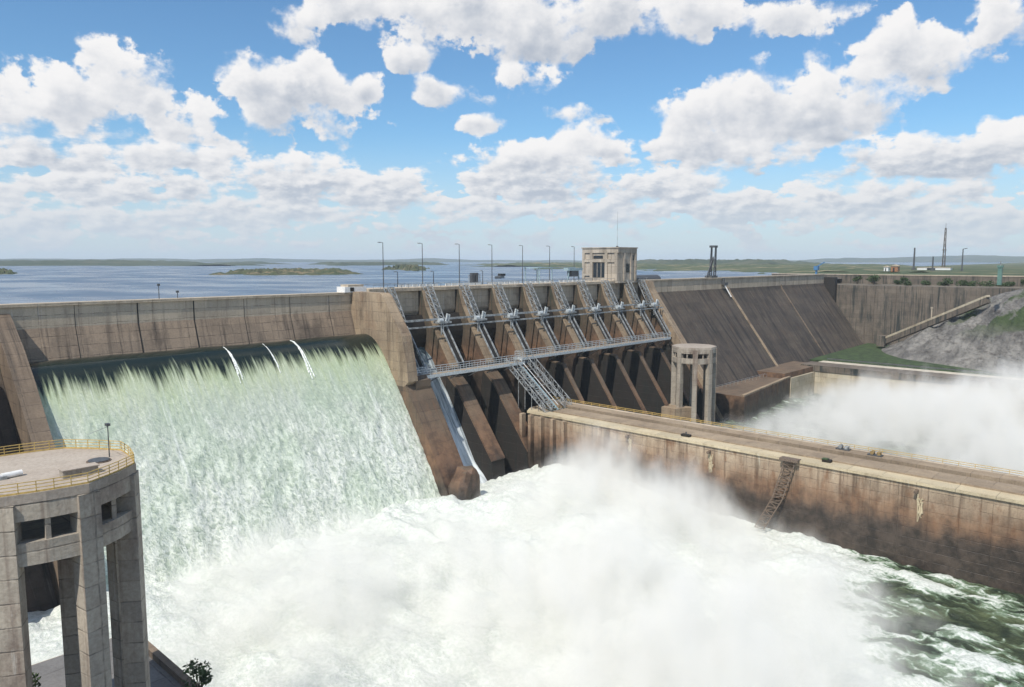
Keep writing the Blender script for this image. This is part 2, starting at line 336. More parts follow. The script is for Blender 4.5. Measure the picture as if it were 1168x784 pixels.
def river_mat():
    m, N, b, o = mat('churning_river_water')
    p = pos(N)
    at = N.new('ShaderNodeAttribute', attribute_name='foam'); f = at.outputs['Fac']
    wp = N.vec('ADD', N.vec('MULTIPLY', p, (1.0, 0.5, 1.0)), N.vec('SCALE', N.noise(p, 0.10, 3), scale=7.0))
    n = N.noise(wp, 0.20, 7, 0.60, dist=0.6); vein = N.voro(wp, 0.30, 'DISTANCE_TO_EDGE'); n3 = N.noise(p, 1.4, 5, 0.65)
    v = N.math('ADD', f, N.math('ADD', N.math('MULTIPLY', N.math('SUBTRACT', n, 0.5), 1.5), N.ramp(vein, 0.14, 0.0, 0.0, 0.16)))
    fo = N.ramp(N.math('ADD', v, N.math('MULTIPLY', N.math('SUBTRACT', n3, 0.5), 0.5)), 0.36, 0.62)
    dk = N.mix(N.ramp(n, 0.35, 0.65), (0.022, 0.034, 0.02, 1), (0.10, 0.125, 0.062, 1))
    dk = N.mix(N.ramp(v, 0.2, 0.5), dk, (0.20, 0.29, 0.19, 1))
    N.put(b.inputs['Base Color'], N.mix(fo, dk, N.mix(N.ramp(n3, 0.35, 0.65), (0.52, 0.57, 0.51, 1), (0.74, 0.76, 0.72, 1))))
    N.put(b.inputs['Roughness'], N.fmix(fo, 0.15, 0.8))
    N.put(b.inputs['Normal'], N.bump(N.math('ADD', n3, N.math('MULTIPLY', n, 1.6)), 0.7, 0.7))
    return m
M['river'] = river_mat()

def rock_mat():
    m, N, b, o = mat('grey_rock')
    g = N.new('ShaderNodeNewGeometry'); p = g.outputs['Position']
    n = N.noise(p, 0.08, 9, 0.68); n2 = N.noise(N.vec('MULTIPLY', p, (0.06, 0.14, 0.42)), 1, 8, 0.70); n3 = N.noise(p, 0.42, 7, 0.72)
    c = N.mix(N.ramp(n, 0.35, 0.65), (0.12, 0.115, 0.108, 1), (0.31, 0.295, 0.27, 1))
    c = N.mix(N.ramp(n2, 0.50, 0.66, 0, 0.8), c, (0.085, 0.075, 0.068, 1))
    c = N.mix(N.ramp(n3, 0.5, 0.7, 0, 0.5), c, (0.27, 0.25, 0.225, 1))
    ck = N.voro(N.vec('ADD', p, N.vec('SCALE', N.noise(p, 0.2, 3), scale=11.0)), 0.09, 'DISTANCE_TO_EDGE')
    c = N.mix(N.ramp(ck, 0.06, 0.0, 0, N.ramp(n3, 0.4, 0.7, 0.0, 0.5)), c, (0.03, 0.028, 0.026, 1))
    gr = N.math('MULTIPLY', N.ramp(N.noise(p, 0.04, 5, 0.6), 0.49, 0.56), N.ramp(N.sep(p)[2], 28, 42))
    c = N.mix(gr, c, N.mix(n3, (0.025, 0.05, 0.015, 1), (0.075, 0.105, 0.035, 1)))
    N.put(b.inputs['Base Color'], c); b.inputs['Roughness'].default_value = 0.9
    N.put(b.inputs['Normal'], N.bump(N.math('ADD', N.math('ADD', n3, N.math('MULTIPLY', n, 3.0)), N.math('MULTIPLY', n2, 2.0)), 0.9, 1.2))
    return m
M['rock'] = rock_mat()

def land_mat(name, greens, dry, scale=0.006):
    m, N, b, o = mat(name)
    p = pos(N)
    n = N.noise(p, scale, 7, 0.6); n2 = N.noise(p, scale * 9, 6, 0.65); n3 = N.noise(N.vec('MULTIPLY', p, (1, 1, 0)), scale * 2.2, 4, 0.6)
    c = N.mix(N.ramp(n, 0.4, 0.62), greens[0], greens[1]); c = N.mix(N.ramp(n2, 0.52, 0.64, 0, 0.8), c, (0.022, 0.036, 0.016, 1))
    c = N.mix(N.ramp(n3, 0.54, 0.64, 0, 0.85), c, dry)
    N.put(b.inputs['Base Color'], c); b.inputs['Roughness'].default_value = 0.95
    N.put(b.inputs['Normal'], N.bump(n2, 0.8, 3))
    return m
M['land'] = land_mat('green_land', ((0.055, 0.08, 0.03, 1), (0.09, 0.105, 0.045, 1)), (0.26, 0.21, 0.125, 1))
M['isle'] = land_mat('island_scrub', ((0.05, 0.07, 0.025, 1), (0.085, 0.09, 0.04, 1)), (0.22, 0.17, 0.10, 1), 0.02)
M['bank'] = land_mat('bank_soil', ((0.15, 0.13, 0.10, 1), (0.20, 0.17, 0.135, 1)), (0.28, 0.23, 0.17, 1), 0.03)
M['hill'] = land_mat('hill_woods', ((0.04, 0.06, 0.03, 1), (0.065, 0.08, 0.04, 1)), (0.10, 0.10, 0.06, 1), 0.002)

# ------------------------------------------------------------------ mesh builder and object tree
class MB:
    def __init__(s): s.v = []; s.f = []
    def _add(s, vs, fs):
        k = len(s.v); s.v += [tuple(map(float, q)) for q in vs]; s.f += [tuple(i + k for i in q) for q in fs]; return s
    def box(s, a, b):
        (x0, y0, z0), (x1, y1, z1) = [tuple(min(p, q) for p, q in zip(a, b)), tuple(max(p, q) for p, q in zip(a, b))]
        vs = [(x, y, z) for z in (z0, z1) for (x, y) in ((x0, y0), (x1, y0), (x1, y1), (x0, y1))]
        return s._add(vs, [(0, 1, 2, 3), (7, 6, 5, 4), (0, 4, 5, 1), (1, 5, 6, 2), (2, 6, 7, 3), (3, 7, 4, 0)])
    def prism(s, prof, s0, s1):
        """(t, z) outline pushed along the dam from s0 to s1"""
        n = len(prof); vs = [(s0, t, z) for t, z in prof] + [(s1, t, z) for t, z in prof]
        fs = [tuple(range(n)), tuple(range(2 * n - 1, n - 1, -1))] + [(i, i + n, (i + 1) % n + n, (i + 1) % n) for i in range(n)]
        return s._add(vs, fs)
    def plan(s, pts, z0, z1):
        n = len(pts); vs = [(a, b, z0) for a, b in pts] + [(a, b, z1) for a, b in pts]
        return s._add(vs, [tuple(range(n)), tuple(range(2 * n - 1, n - 1, -1))] + [(i, i + n, (i + 1) % n + n, (i + 1) % n) for i in range(n)])
    def bar(s, a, b, w, h=None, up=(0, 0, 1)):
        """rectangular bar from a to b"""
        a, b = np.array(a, float), np.array(b, float); h = h or w; d = b - a; L = np.linalg.norm(d)
        if L < 1e-6: return s
        d /= L; u = np.array(up, float)
        if abs(d @ u) > 0.97: u = np.array((1.0, 0, 0))
        x = np.cross(d, u); x /= np.linalg.norm(x); y = np.cross(x, d)
        vs = [e + x * i * w / 2 + y * j * h / 2 for e in (a, b) for i, j in ((-1, -1), (1, -1), (1, 1), (-1, 1))]
        return s._add(vs, [(3, 2, 1, 0), (4, 5, 6, 7), (0, 1, 5, 4), (1, 2, 6, 5), (2, 3, 7, 6), (3, 0, 4, 7)])
    def tube(s, a, b, r0, r1=None, n=8):
        a, b = np.array(a, float), np.array(b, float); r1 = r0 if r1 is None else r1; d = b - a; d /= np.linalg.norm(d)
        u = np.array((0, 0, 1.0)) if abs(d[2]) < 0.9 else np.array((1.0, 0, 0)); x = np.cross(d, u); x /= np.linalg.norm(x); y = np.cross(d, x)
        vs = [e + (x * cos(2 * pi * i / n) + y * sin(2 * pi * i / n)) * r for e, r in ((a, r0), (b, r1)) for i in range(n)]
        return s._add(vs, [tuple(range(n - 1, -1, -1)), tuple(range(n, 2 * n))] + [(i, (i + 1) % n, (i + 1) % n + n, i + n) for i in range(n)])
    def path(s, pts, w, h=None, closed=False):
        for a, b in zip(pts, pts[1:] + ([pts[0]] if closed else [])): s.bar(a, b, w, h)
        return s
    def lattice(s, a0, a1, b0, b1, n, w):
        """two chords a0-a1 and b0-b1 with zigzag lacing"""
        a0, a1, b0, b1 = (np.array(q, float) for q in (a0, a1, b0, b1))
        s.bar(a0, a1, w); s.bar(b0, b1, w)
        for i in range(n):
            p, q = a0 + (a1 - a0) * i / n, a0 + (a1 - a0) * (i + 1) / n; r, t = b0 + (b1 - b0) * i / n, b0 + (b1 - b0) * (i + 1) / n
            s.bar(p, r, w * .7); s.bar(p if i % 2 else q, t if i % 2 else r, w * .6)
        s.bar(a1, b1, w * .7); return s
    def build(s, name, m, parent=None, smooth=False):
        loc = parent['_o'] if parent is not None and '_o' in parent else (0, 0, 0)
        me = bpy.data.meshes.new(name)
        vs = [tuple(a - b for a, b in zip(W(*q), loc)) for q in s.v]
        me.from_pydata(vs, [], [tuple(reversed(f)) for f in s.f]); me.update()
        import bmesh
        bm = bmesh.new(); bm.from_mesh(me); bmesh.ops.recalc_face_normals(bm, faces=bm.faces); bm.to_mesh(me); bm.free()
        if smooth:
            for p in me.polygons: p.use_smooth = True
        me.materials.append(m)
        o = bpy.data.objects.new(name, me); C.objects.link(o)
        if parent is not None: o.parent = parent; o['_o'] = loc
        return o
def tag(o, label=None, cat=None, group=None, kind=None):
    for k, v in (('label', label), ('category', cat), ('group', group), ('kind', kind)):
        if v: o[k] = v
    return o
def thing(name, label, cat, loc, group=None):
    o = bpy.data.objects.new(name, None); C.objects.link(o); o.location = W(*loc); o['_o'] = tuple(o.location)
    o.empty_display_size = 1
    return tag(o, label, cat, group)
def copy_tree(o, parent=None):
    kids = [c for c in sc.objects if c.parent == o]
    c = o.copy(); C.objects.link(c); c.parent = parent
    for k in kids: copy_tree(k, c)
    return c
def place(o, loc, label=None):
    o.location = W(*loc)
    if label: o['label'] = label
    return o
def grid_mesh(name, P, m, parent=None, attrs=None, smooth=True):
    """P: (ny, nx, 3) world points"""
    ny, nx = P.shape[:2]
    me = bpy.data.meshes.new(name)
    idx = np.arange(ny * nx).reshape(ny, nx)
    q = np.stack([idx[:-1, :-1], idx[:-1, 1:], idx[1:, 1:], idx[1:, :-1]], -1).reshape(-1, 4)
    loc = np.array(parent['_o']) if parent is not None else np.zeros(3)
    me.from_pydata((P.reshape(-1, 3) - loc).tolist(), [], q.tolist()); me.update()
    for k, v in (attrs or {}).items():
        a = me.attributes.new(k, 'FLOAT', 'POINT'); a.data.foreach_set('value', v.reshape(-1).astype(np.float32))
    if smooth: me.polygons.foreach_set('use_smooth', [True] * len(me.polygons))
    me.materials.append(m)
    o = bpy.data.objects.new(name, me); C.objects.link(o)
    if parent is not None: o.parent = parent
    return o
_perm = nrg.permutation(512); _grad = nrg.rand(512)
def vnoise(x, y):
    xi, yi = np.floor(x).astype(int), np.floor(y).astype(int); fx, fy = x - xi, y - yi
    fx, fy = fx * fx * (3 - 2 * fx), fy * fy * (3 - 2 * fy)
    h = lambda a, b: _grad[_perm[(a + _perm[b & 511]) & 511]]
    return (h(xi, yi) * (1 - fx) + h(xi + 1, yi) * fx) * (1 - fy) + (h(xi, yi + 1) * (1 - fx) + h(xi + 1, yi + 1) * fx) * fy
def fbm(x, y, o=5, g=0.5):
    r, a, t = 0, 1.0, 0
    for i in range(o): r = r + a * vnoise(x * 2 ** i + 17.3 * i, y * 2 ** i + 5.1 * i); t += a; a *= g
    return r / t
def sstep(a, b, x): u = np.clip((x - a) / (b - a), 0, 1); return u * u * (3 - 2 * u)

# ================================================================== SETTING: water, land
def structure(o): return tag(o, kind='structure')
RES = -13.6
def quad(name, pts, m):
    mb = MB(); mb._add(pts, [tuple(range(len(pts)))]); return structure(mb.build(name, m))
# land sheet under everything out to the horizon, with the reservoir on it
def ground():
    # one sheet: low river bed in front of the dam, flat country elsewhere
    quad('terrain', [(-11500, 11500, -79), (11500, 11500, -79), (11500, -11500, -79), (-11500, -11500, -79)], M['bank'])
ground()
quad('reservoir_water', [(-9000, -3.4, RES), (600, -3.4, RES), (640, -60, RES), (830, -130, RES), (11400, -1450, RES), (11400, -11400, RES), (-9000, -11400, RES)], M['lake'])

# ================================================================== THE DAM
dam = thing('concrete_dam', 'long concrete dam with open spillway chute, gate piers and stained sloping face', 'dam', (250, 0, -73))
S0, S1 = 48.0, 144.5                    # the open chute
# breast wall behind the chute: upper vertical face, lower part battered outwards
MB().prism([(-3.2, -10.9), (0, -10.9), (0, -16.3), (-3.2, -16.3)], -140, 144.4).build('breast_wall', M['wall'], dam)
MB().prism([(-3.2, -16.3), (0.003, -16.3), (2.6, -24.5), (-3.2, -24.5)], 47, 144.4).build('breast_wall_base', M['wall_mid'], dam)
MB().prism([(-3.6, -10.9), (0.5, -10.9), (0.5, -10.2), (-3.6, -10.2)], -140, 150).build('coping', M['wall'], dam)
for s in (62, 77, 92, 107, 122, 136): MB().prism([(-.3, -11), (0.05, -11), (0.05, -16.3), (2.66, -24.4), (2.0, -24.4), (-.3, -16.8)], s, s + (0.34 if s in (77, 92) else 0.13)).build('wall_joint', M['gate'], dam)
# concrete ogee under the chute water
MB().prism([(-3, -27.5), (9, -27.5), (14, -30.5), (20, -38), (31, -53), (43, -72), (52, -79), (-3, -79)], S0 + .2, S1 - .2).build('ogee', M['wall_low'], dam)
# training walls either side of the chute
trp = [(-3.4, -10.0), (15.5, -10.0), (18, -11.5), (33.3, -32.2), (39.2, -39.6), (58, -62.0), (62, -80), (-3.4, -80)]
MB().prism([(-3.4, -10.0), (15.8, -10.0), (17.5, -11.2), (26.5, -23.0), (28.6, -31.5), (29.4, -37), (27.2, -38.6), (-3.4, -38.6)], S1, 148.2).build('training_wall', M['pier'], dam)
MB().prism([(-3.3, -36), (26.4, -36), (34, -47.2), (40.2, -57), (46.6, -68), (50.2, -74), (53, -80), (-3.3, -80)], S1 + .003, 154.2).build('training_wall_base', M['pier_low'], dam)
MB().prism([(20, -37.0), (29.2, -37.0), (29.2, -39.0), (28.8, -41.4), (20, -41)], S1 + 3.2, 153.6).build('corbel', M['pier_low'], dam)
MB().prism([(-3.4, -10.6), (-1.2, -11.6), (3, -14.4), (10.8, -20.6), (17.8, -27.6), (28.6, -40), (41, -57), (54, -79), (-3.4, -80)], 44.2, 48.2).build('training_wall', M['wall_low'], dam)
# dam face left of the chute, and an unseen wall added to throw shade on it
MB().prism([(-3.4, -11.2), (1, -11.2), (1, -17), (44, -79), (-3.4, -79)], -140, 44.1).build('downstream_face', M['slope'], dam)
MB().prism([(-3.4, -10.2), (12, -10.8), (24, -23.0), (41, -45.5), (58, -80), (-3.4, -80)], 20, 30).build('training_wall', M['wall_low'], dam)
# broken nose at the foot of the right training wall
def boulder(name, c, r, m, parent, seed=0, sub=3, amp=0.28, kind=None):
    import bmesh
    bm = bmesh.new(); bmesh.ops.create_icosphere(bm, subdivisions=sub, radius=1)
    for v in bm.verts:
        n = fbm(np.array(v.co.x * 1.7 + seed), np.array(v.co.y * 1.7 + v.co.z * 1.3 + seed), 4) - 0.5
        v.co = v.co * (1 + amp * 2 * float(n)); v.co.x *= r[0]; v.co.y *= r[1]; v.co.z *= r[2]
    me = bpy.data.meshes.new(name); bm.to_mesh(me); bm.free(); me.materials.append(m)
    o = bpy.data.objects.new(name, me); C.objects.link(o)
    w = W(*c); l = parent['_o'] if parent else (0, 0, 0); o.location = tuple(a - b for a, b in zip(w, l)); o.parent = parent
    return o
boulder('wall_nose', (149.6, 48.6, -68), (5.4, 4.6, 7.0), M['pier_low'], dam, 3)
# --- gate bays
PITCH = 17.62
PIERS = [174.6 + PITCH * i for i in range(8)] + [313.6]
for i, s in enumerate(PIERS):
    hw = 2.3
    last = i == len(PIERS) - 1
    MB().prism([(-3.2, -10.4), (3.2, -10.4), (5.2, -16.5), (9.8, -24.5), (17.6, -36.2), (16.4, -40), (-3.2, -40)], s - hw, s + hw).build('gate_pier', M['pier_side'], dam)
    MB().prism([(3.2, -10.4), (5.2, -16.5), (9.8, -24.5), (17.6, -36.2), (17.3, -37), (18.0, -36.4), (10.2, -24.3), (5.6, -16.3), (3.6, -10.3)], s - hw - .05, s + hw + .05).build('pier_lit_front', M['pier'], dam)  # lighter strip paints the sunlit front edge of the shaded pier
    fr = [(-3.1, -40), (16.2, -40), (20.5, -43.5), (37.5, -66.0), (39, -80), (-3.1, -80)] if i < 2 else [(-3.1, -40), (16.2, -40), (22.0, -40.5), (34.8, -59.2), (46, -76), (48, -80), (-3.1, -80)]
    w2 = 3.0 if i < 2 else 0.9
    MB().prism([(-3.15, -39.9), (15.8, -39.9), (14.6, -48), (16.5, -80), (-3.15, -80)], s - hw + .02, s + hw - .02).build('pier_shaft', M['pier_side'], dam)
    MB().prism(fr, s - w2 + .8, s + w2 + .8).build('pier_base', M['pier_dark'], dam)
    k0 = 1; edge = [q for q in fr[1:-2]]
    MB().prism(edge + [(t + .5, z + .4) for t, z in reversed(edge)], s - w2 + .72, s + w2 + .88).build('pier_lit_front', M['pier_low'], dam)  # painted sunlit edge continued down the lower pier
edges = [148.2] + PIERS
for i in range(len(edges) - 1):
    a = edges[i] + (2.3 if i else 0.0) + .01; b = edges[i + 1] - 2.31
    MB().prism([(-3.1, -10.5), (1.2, -10.5), (1.2, -17.5), (0.4, -19), (-3.1, -19)], a, b).build('bay_headwall', M['wall'], dam)
    # gate skin: curved plate in the recess
    pr = [(3.0 + 2.4 * sin(pi * k / 8), -19 - 13 * k / 8) for k in range(9)]
    MB().prism(pr + [(t - .6, z) for t, z in reversed(pr)], a, b).build('gate_skin', M['gate'], dam)
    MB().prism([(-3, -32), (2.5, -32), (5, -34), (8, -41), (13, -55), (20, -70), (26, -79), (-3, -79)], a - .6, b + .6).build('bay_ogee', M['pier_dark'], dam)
# crest slab and its edge beam over the bays
MB().prism([(-9, -10.4), (2.6, -10.4), (2.6, -9.3), (-9, -9.3)], 150.1, 320).build('crest_slab', M['wall'], dam)
# end block right of the gates
MB().prism([(-3.4, -9.8), (3.5, -9.8), (5, -14), (34, -54), (46, -72), (50, -79), (-3.4, -79)], 315.95, 321).build('end_block', M['pier'], dam)
# --- right-hand gravity section
SR = 552.0
MB().prism([(-5, -9.9), (0, -9.9), (0, -15.9), (-5, -15.9)], 321, SR).build('parapet_wall', M['wall'], dam)
MB().prism([(-5.4, -9.9), (0.5, -9.9), (0.5, -9.3), (-5.4, -9.3)], 321, SR).build('coping', M['wall'], dam)
MB().prism([(-5, -15.9), (0.003, -15.9), (1.6, -18.0), (33.5, -61), (46, -79), (-5, -79)], 321, 405).build('downstream_face', M['slope'], dam)
MB().prism([(-5, -15.9), (0.003, -15.9), (0.8, -18.0), (31.5, -61), (44, -79), (-5, -79)], 405, SR).build('downstream_face', M['slope'], dam)
MB().prism([(0.4, -15), (1.0, -15.2), (2.2, -18.0), (34.2, -61), (33.8, -62), (1.0, -18)], 404.2, 406.0).build('face_rib', M['pier'], dam)
MB().prism([(0.2, -15), (1.2, -17.7), (31.9, -60.9), (31.5, -62), (0.5, -18)], 478.4, 479.2).build('face_rib', M['wall_low'], dam)
# toe ledge with its roadway
MB().plan([(316, 30), (316, 56), (386, 47.5), (386, 30)], -80, -61).build('toe_ledge', M['pier_low'], dam)
MB().plan([(316, 54.6), (316, 56.2), (386.2, 47.7), (386.2, 46.1)], -61, -60.2).build('ledge_kerb', M['pier'], dam)
mb = MB(); mb.path([(318, 37.5, -59.8), (384, 36.5, -59.8)], .12); mb.path([(318, 37.5, -59.2), (384, 36.5, -59.2)], .12)
for k in range(17): mb.bar((318 + k * 4.1, 37.5, -61), (318 + k * 4.1, 37.5, -59.2), .12)
mb.build('ledge_railing', M['steel'], dam)

# ================================================================== WATER ON THE CHUTE AND IN THE BASINS
def chute_water():
    prof = np.array([(-3.0, -25.2), (1.6, -25.1), (3.2, -24.7), (4.6, -23.9), (7, -23.4), (10, -23.8), (12.6, -25.0), (15, -27.0), (17.4, -29.8), (20.4, -33.9), (30.8, -48.7), (36.7, -58), (42.7, -68.4), (47, -74), (52, -78)])
    seg = np.r_[0, np.cumsum(np.hypot(*np.diff(prof, axis=0).T))]
    nd, ns = 210, 300
    d = np.linspace(0, seg[-1], nd); s = np.linspace(S0 + .05, S1 - .05, ns)
    k = np.ones(9) / 9
    T = np.interp(d, seg, prof[:, 0]); Z = np.interp(d, seg, prof[:, 1])
    Tp = np.convolve(np.pad(T, 4, 'edge'), k, 'valid'); Zp = np.convolve(np.pad(Z, 4, 'edge'), k, 'valid')
    dt, dz = np.gradient(Tp), np.gradient(Zp); L = np.hypot(dt, dz); nt, nz = -dz / L, dt / L
    Sg, Dg = np.meshgrid(s, d)
    rough = sstep(15, 38, Dg)
    h = (fbm(Sg * 0.30, Dg * 0.17, 5, 0.5) - 0.5) * 1.3 * rough * sstep(15, 62, Dg) + (fbm(Sg * 1.3 + 9, Dg * 1.0, 3) - 0.5) * 0.35 * rough
    h += (fbm(Sg * 0.10, Dg * 0.03, 2) - 0.5) * 0.5
    # split streams behind the three crest fins
    P = np.stack([Sg, -(Tp[:, None] + nt[:, None] * h), Zp[:, None] + nz[:, None] * h + BASE], -1)
    o = grid_mesh('spillway_water', P, M['chute'], None, {'flow': Dg})
    structure(o)
    return prof, seg
cprof, cseg = chute_water()
def chute_at(d): return float(np.interp(d, cseg, cprof[:, 0])), float(np.interp(d, cseg, cprof[:, 1]))
def jets():
    for j, (s, d0, d1, w) in enumerate(((96.0, 12, 27, .13), (107.5, 12.5, 25, .11), (117.0, 11, 28, .18))):
        mb = MB()
        for q in range(5):
            off = rng.uniform(-.35, .35); a0 = d0 + rng.uniform(0, 1.5) + q * .8; a1 = d1 - rng.uniform(0, 5); pts = []
            for k in range(16):
                f = k / 15; d = a0 + (a1 - a0) * f; t, z = chute_at(d)
                pts.append((s + off * (.3 + 1.6 * f) + rng.uniform(-.06, .06), t + .02, z + .02 + rng.uniform(-.04, .05)))
            for k in range(15): mb.tube(pts[k], pts[k + 1], w * rng.uniform(.5, 1.1), w * rng.uniform(.5, 1.1), 6)
        structure(mb.build('spillway_jet_water', M['foamwhite'], smooth=True))
M['foamwhite'] = plain('foam', (0.80, 0.83, 0.80), 0.7, 0, 0.12, 1.0)
jets()
# water in the first gate bay
def bay_water():
    prof = np.array([(2.5, -31), (6, -33), (12, -41), (20, -54), (29, -68), (37, -76)])
    d = np.linspace(0, 1, 60); s = np.linspace(157.5, 172.4, 50); q = np.linspace(0, 1, len(prof))
    T, Z = np.interp(d, q, prof[:, 0]), np.interp(d, q, prof[:, 1]); Sg, Dg = np.meshgrid(s, d * 62)
    h = (fbm(Sg * .4, Dg * .12, 4) - .5) * 2.0 + 1.0
    structure(grid_mesh('bay_water', np.stack([Sg, -(T[:, None] + h * .7), Z[:, None] + h * .7 + BASE], -1), M['baywater'], None, {'flow': Dg}))
def baywater_mat():
    m, N, b, o = mat('bay_white_water')
    x, y, z = N.sep(pos(N)); d = N.new('ShaderNodeAttribute', attribute_name='flow').outputs['Fac']
    st = N.noise(N.comb(N.math('MULTIPLY', x, 0.8), N.math('MULTIPLY', d, 0.07), 0), 1, 6, 0.65)
    f = N.ramp(N.math('ADD', st, N.math('MULTIPLY', d, 0.006)), 0.5, 0.85)
    N.put(b.inputs['Base Color'], N.mix(f, (0.06, 0.10, 0.12, 1), (0.70, 0.76, 0.78, 1))); b.inputs['Roughness'].default_value = 0.4
    N.put(b.inputs['Normal'], N.bump(st, 0.6, 0.8))
    return m
M['baywater'] = baywater_mat(); bay_water()

GW0, GW1 = 192.0, 212.0                 # right guide wall
def river():
    s = np.arange(-40, GW0 + 3.6, 0.7); t = np.arange(38, 330, 0.7)
    Sg, Tg = np.meshgrid(s, t)
    plunge = np.exp(-((Tg - 62) / 26) ** 2) * sstep(-20, 30, Sg)
    ridge = np.exp(-((Sg - 150) / 30) ** 2 - ((Tg - 92) / 38) ** 2)
    calm = sstep(122, 160, Tg - (190 - Sg) * 0.45)
    wave = fbm(Sg * .045 + 3, Tg * .05, 5, .55) - .5
    bill = np.abs(fbm(Sg * .11 + 31, Tg * .09 + 7, 5, .55) - .5) * 2
    h = plunge * (3.0 + 6 * (fbm(Sg * .07, Tg * .07, 4) - .35)) + ridge * (3 + 5 * wave)
    h += wave * (6.0 - 2.6 * calm) + (bill - .2) * (2.6 - 1.0 * calm) + (fbm(Sg * .5, Tg * .5, 3) - .5) * .9
    edge = np.exp(-((Sg - 184 - 5 * (fbm(Tg * .03, Tg * 0 + 2, 3) - .5)) / 5) ** 2)     # surge thrown back along the wall foot
    foam = 1.08 - .90 * calm + .55 * wave + .6 * (bill - .25) + .30 * edge * calm + .42 * np.clip(h, -2, 3) / 3 * calm
    foam += .55 * sstep(172, 150, Sg) * sstep(.5, .62, fbm(Sg * .03 + 8, Tg * .04, 4)) * calm
    P = np.stack([Sg, -Tg, h], -1)
    structure(grid_mesh('river_water', P, M['river'], None, {'foam': foam}))
river()
def right_basin():
    s = np.arange(GW1 - 1, 420, 1.5); t = np.arange(28, 330, 1.5)
    Sg, Tg = np.meshgrid(s, t)
    h = (fbm(Sg * .06, Tg * .06, 5) - .5) * 5
    structure(grid_mesh('tailrace_water', np.stack([Sg, -Tg, h], -1), M['river'], None, {'foam': .08 + h * .10}))
right_basin()

# ================================================================== RIGHT GUIDE WALL
gw = thing('guide_wall', 'long rust stained guide wall with pale deck running out from the dam', 'wall', (202, 120, -73))
T1 = 420
MB().plan([(GW0, 37), (GW0, T1), (GW1 - 1, T1), (GW1 - 1, 30), (200, 30)], -80, -52.6).build('wall', M['guide'], gw)
MB().plan([(GW0 - .5, 36), (GW0 - .5, T1), (196.2, T1), (196.2, 33)], -52.6, -51.9).build('deck_edge', M['deck_edge'], gw)
MB().box((196.2, 44, -52.6), (203.2, T1, -51.5)).build('deck_slab', M['deck'], gw)
MB().box((203.2, 44, -52.9), (205.8, T1, -52.55)).build('shadow_trench', M['gate'], gw)  # near-black floor stands in for the shadow band of the deck step
MB().box((205.8, 32, -52.6), (210.2, T1, -51.2)).build('deck_slab', M['deck'], gw)
MB().box((210.2, 30, -52.6), (GW1, T1, -51.2)).build('deck_edge', M['wall'], gw)
mb = MB()
for t in (34.2, 38.2, 43, 48.2, 53): mb.plan([(190.2, t - .6), (190.2, t + .6), (192.1, t + .7), (192.1, t - .7)], -80, -52.9)
mb.build('buttress_fin', M['guide'], gw)
mb = MB()
for z in (-50.1, -50.6): mb.bar((211.3, 31, z), (211.3, T1, z), .13)
for k in range(75): mb.bar((211.3, 31 + k * 3.6, -51.2), (211.3, 31 + k * 3.6, -50.1), .11)
mb.build('railing', M['yellow'], gw)
for t in (78, 106, 160): 
    mb = MB(); mb.tube((190.6, t, -54.2), (192.5, t, -54.0), .42, .42, 10); mb.build('drain_outlet', M['rusty'], gw)
# mineral crusts below the outlets
for t, L in ((78.6, 3.2), (106.4, 5.2), (160.8, 6.0)):
    mb = MB()
    for k in range(14): mb.tube((191.86, t + rng.uniform(-.7, .7), -54.6 - rng.uniform(0, L)), (191.95, t + rng.uniform(-.5, .5), -56 - rng.uniform(0, L)), rng.uniform(.12, .34), .08, 6)
    mb.build('mineral_crust', M['deck_edge'], gw)
mb = MB()
for k in range(60):
    a, b = rng.uniform(197, 205), rng.uniform(33.5, 46); h = rng.uniform(.2, .7)
    for q in range(4):
        an = rng.uniform(0, 6.28); mb._add([(a, b, -51.9), (a + .35 * cos(an), b + .35 * sin(an), -51.9 + h), (a + .35 * cos(an + .9), b + .35 * sin(an + .9), -51.9 + h * .7)], [(0, 1, 2)])
tag(mb.build('grass_tufts', M['grass']), 'green grass tufts growing at the foot of the steel stair', 'grass', kind='stuff')

# hanging lattice ladder on the guide wall
ld = thing('lattice_ladder', 'rusty lattice ladder hanging crooked down the guide wall face', 'ladder', (191.4, 130, -52))
mb = MB()
mb.lattice((191.0, 128.3, -52), (190.4, 125.5, -63), (191.0, 131.2, -52), (190.4, 128.2, -63), 9, .28)
mb.lattice((190.4, 125.5, -63), (188.4, 121.8, -71.5), (190.4, 128.2, -63), (188.4, 124.3, -71.5), 7, .28)
mb.build('rails', M['rusty'], ld)
MB().box((190.2, 127, -52.4), (192.5, 132, -51.7)).build('landing', M['rusty'], ld)

# two small winches parked on the deck
def winch(t, s, m, label):
    w = thing('deck_winch', label, 'winch', (s, t, -51.2), 'winches on the guide wall deck')
    MB().box((s - .9, t - 1.8, -51.4), (s + .9, t + 1.8, -50.9)).build('base_frame', M['steel_dark'], w)
    MB().tube((s - .7, t - .7, -50.45), (s + .7, t - .7, -50.45), .5, .5, 12).build('drum', m, w)
    MB().box((s - .6, t + .5, -50.9), (s + .6, t + 1.4, -50.1)).build('motor_box', m, w)
winch(137, 208.6, M['steel'], 'grey winch on the guide wall deck by the railing')
winch(145.5, 207.8, M['ochre'], 'ochre painted winch on the guide wall deck by the railing')
wd = thing('tool_crate', 'dark open crate with mossy lid at the head of the lattice ladder', 'crate', (195.5, 138, -51.9))
MB().box((194.4, 136.6, -51.9), (195.8, 138.8, -51.2)).build('crate_body', M['gate'], wd); MB().box((194.3, 136.5, -51.2), (195.9, 138.0, -51.05)).build('lid', M['leaf'], wd)
sp = thing('valve_box', 'small dark valve box with pipe stub on the deck edge strip', 'valve', (196, 96, -51.9))
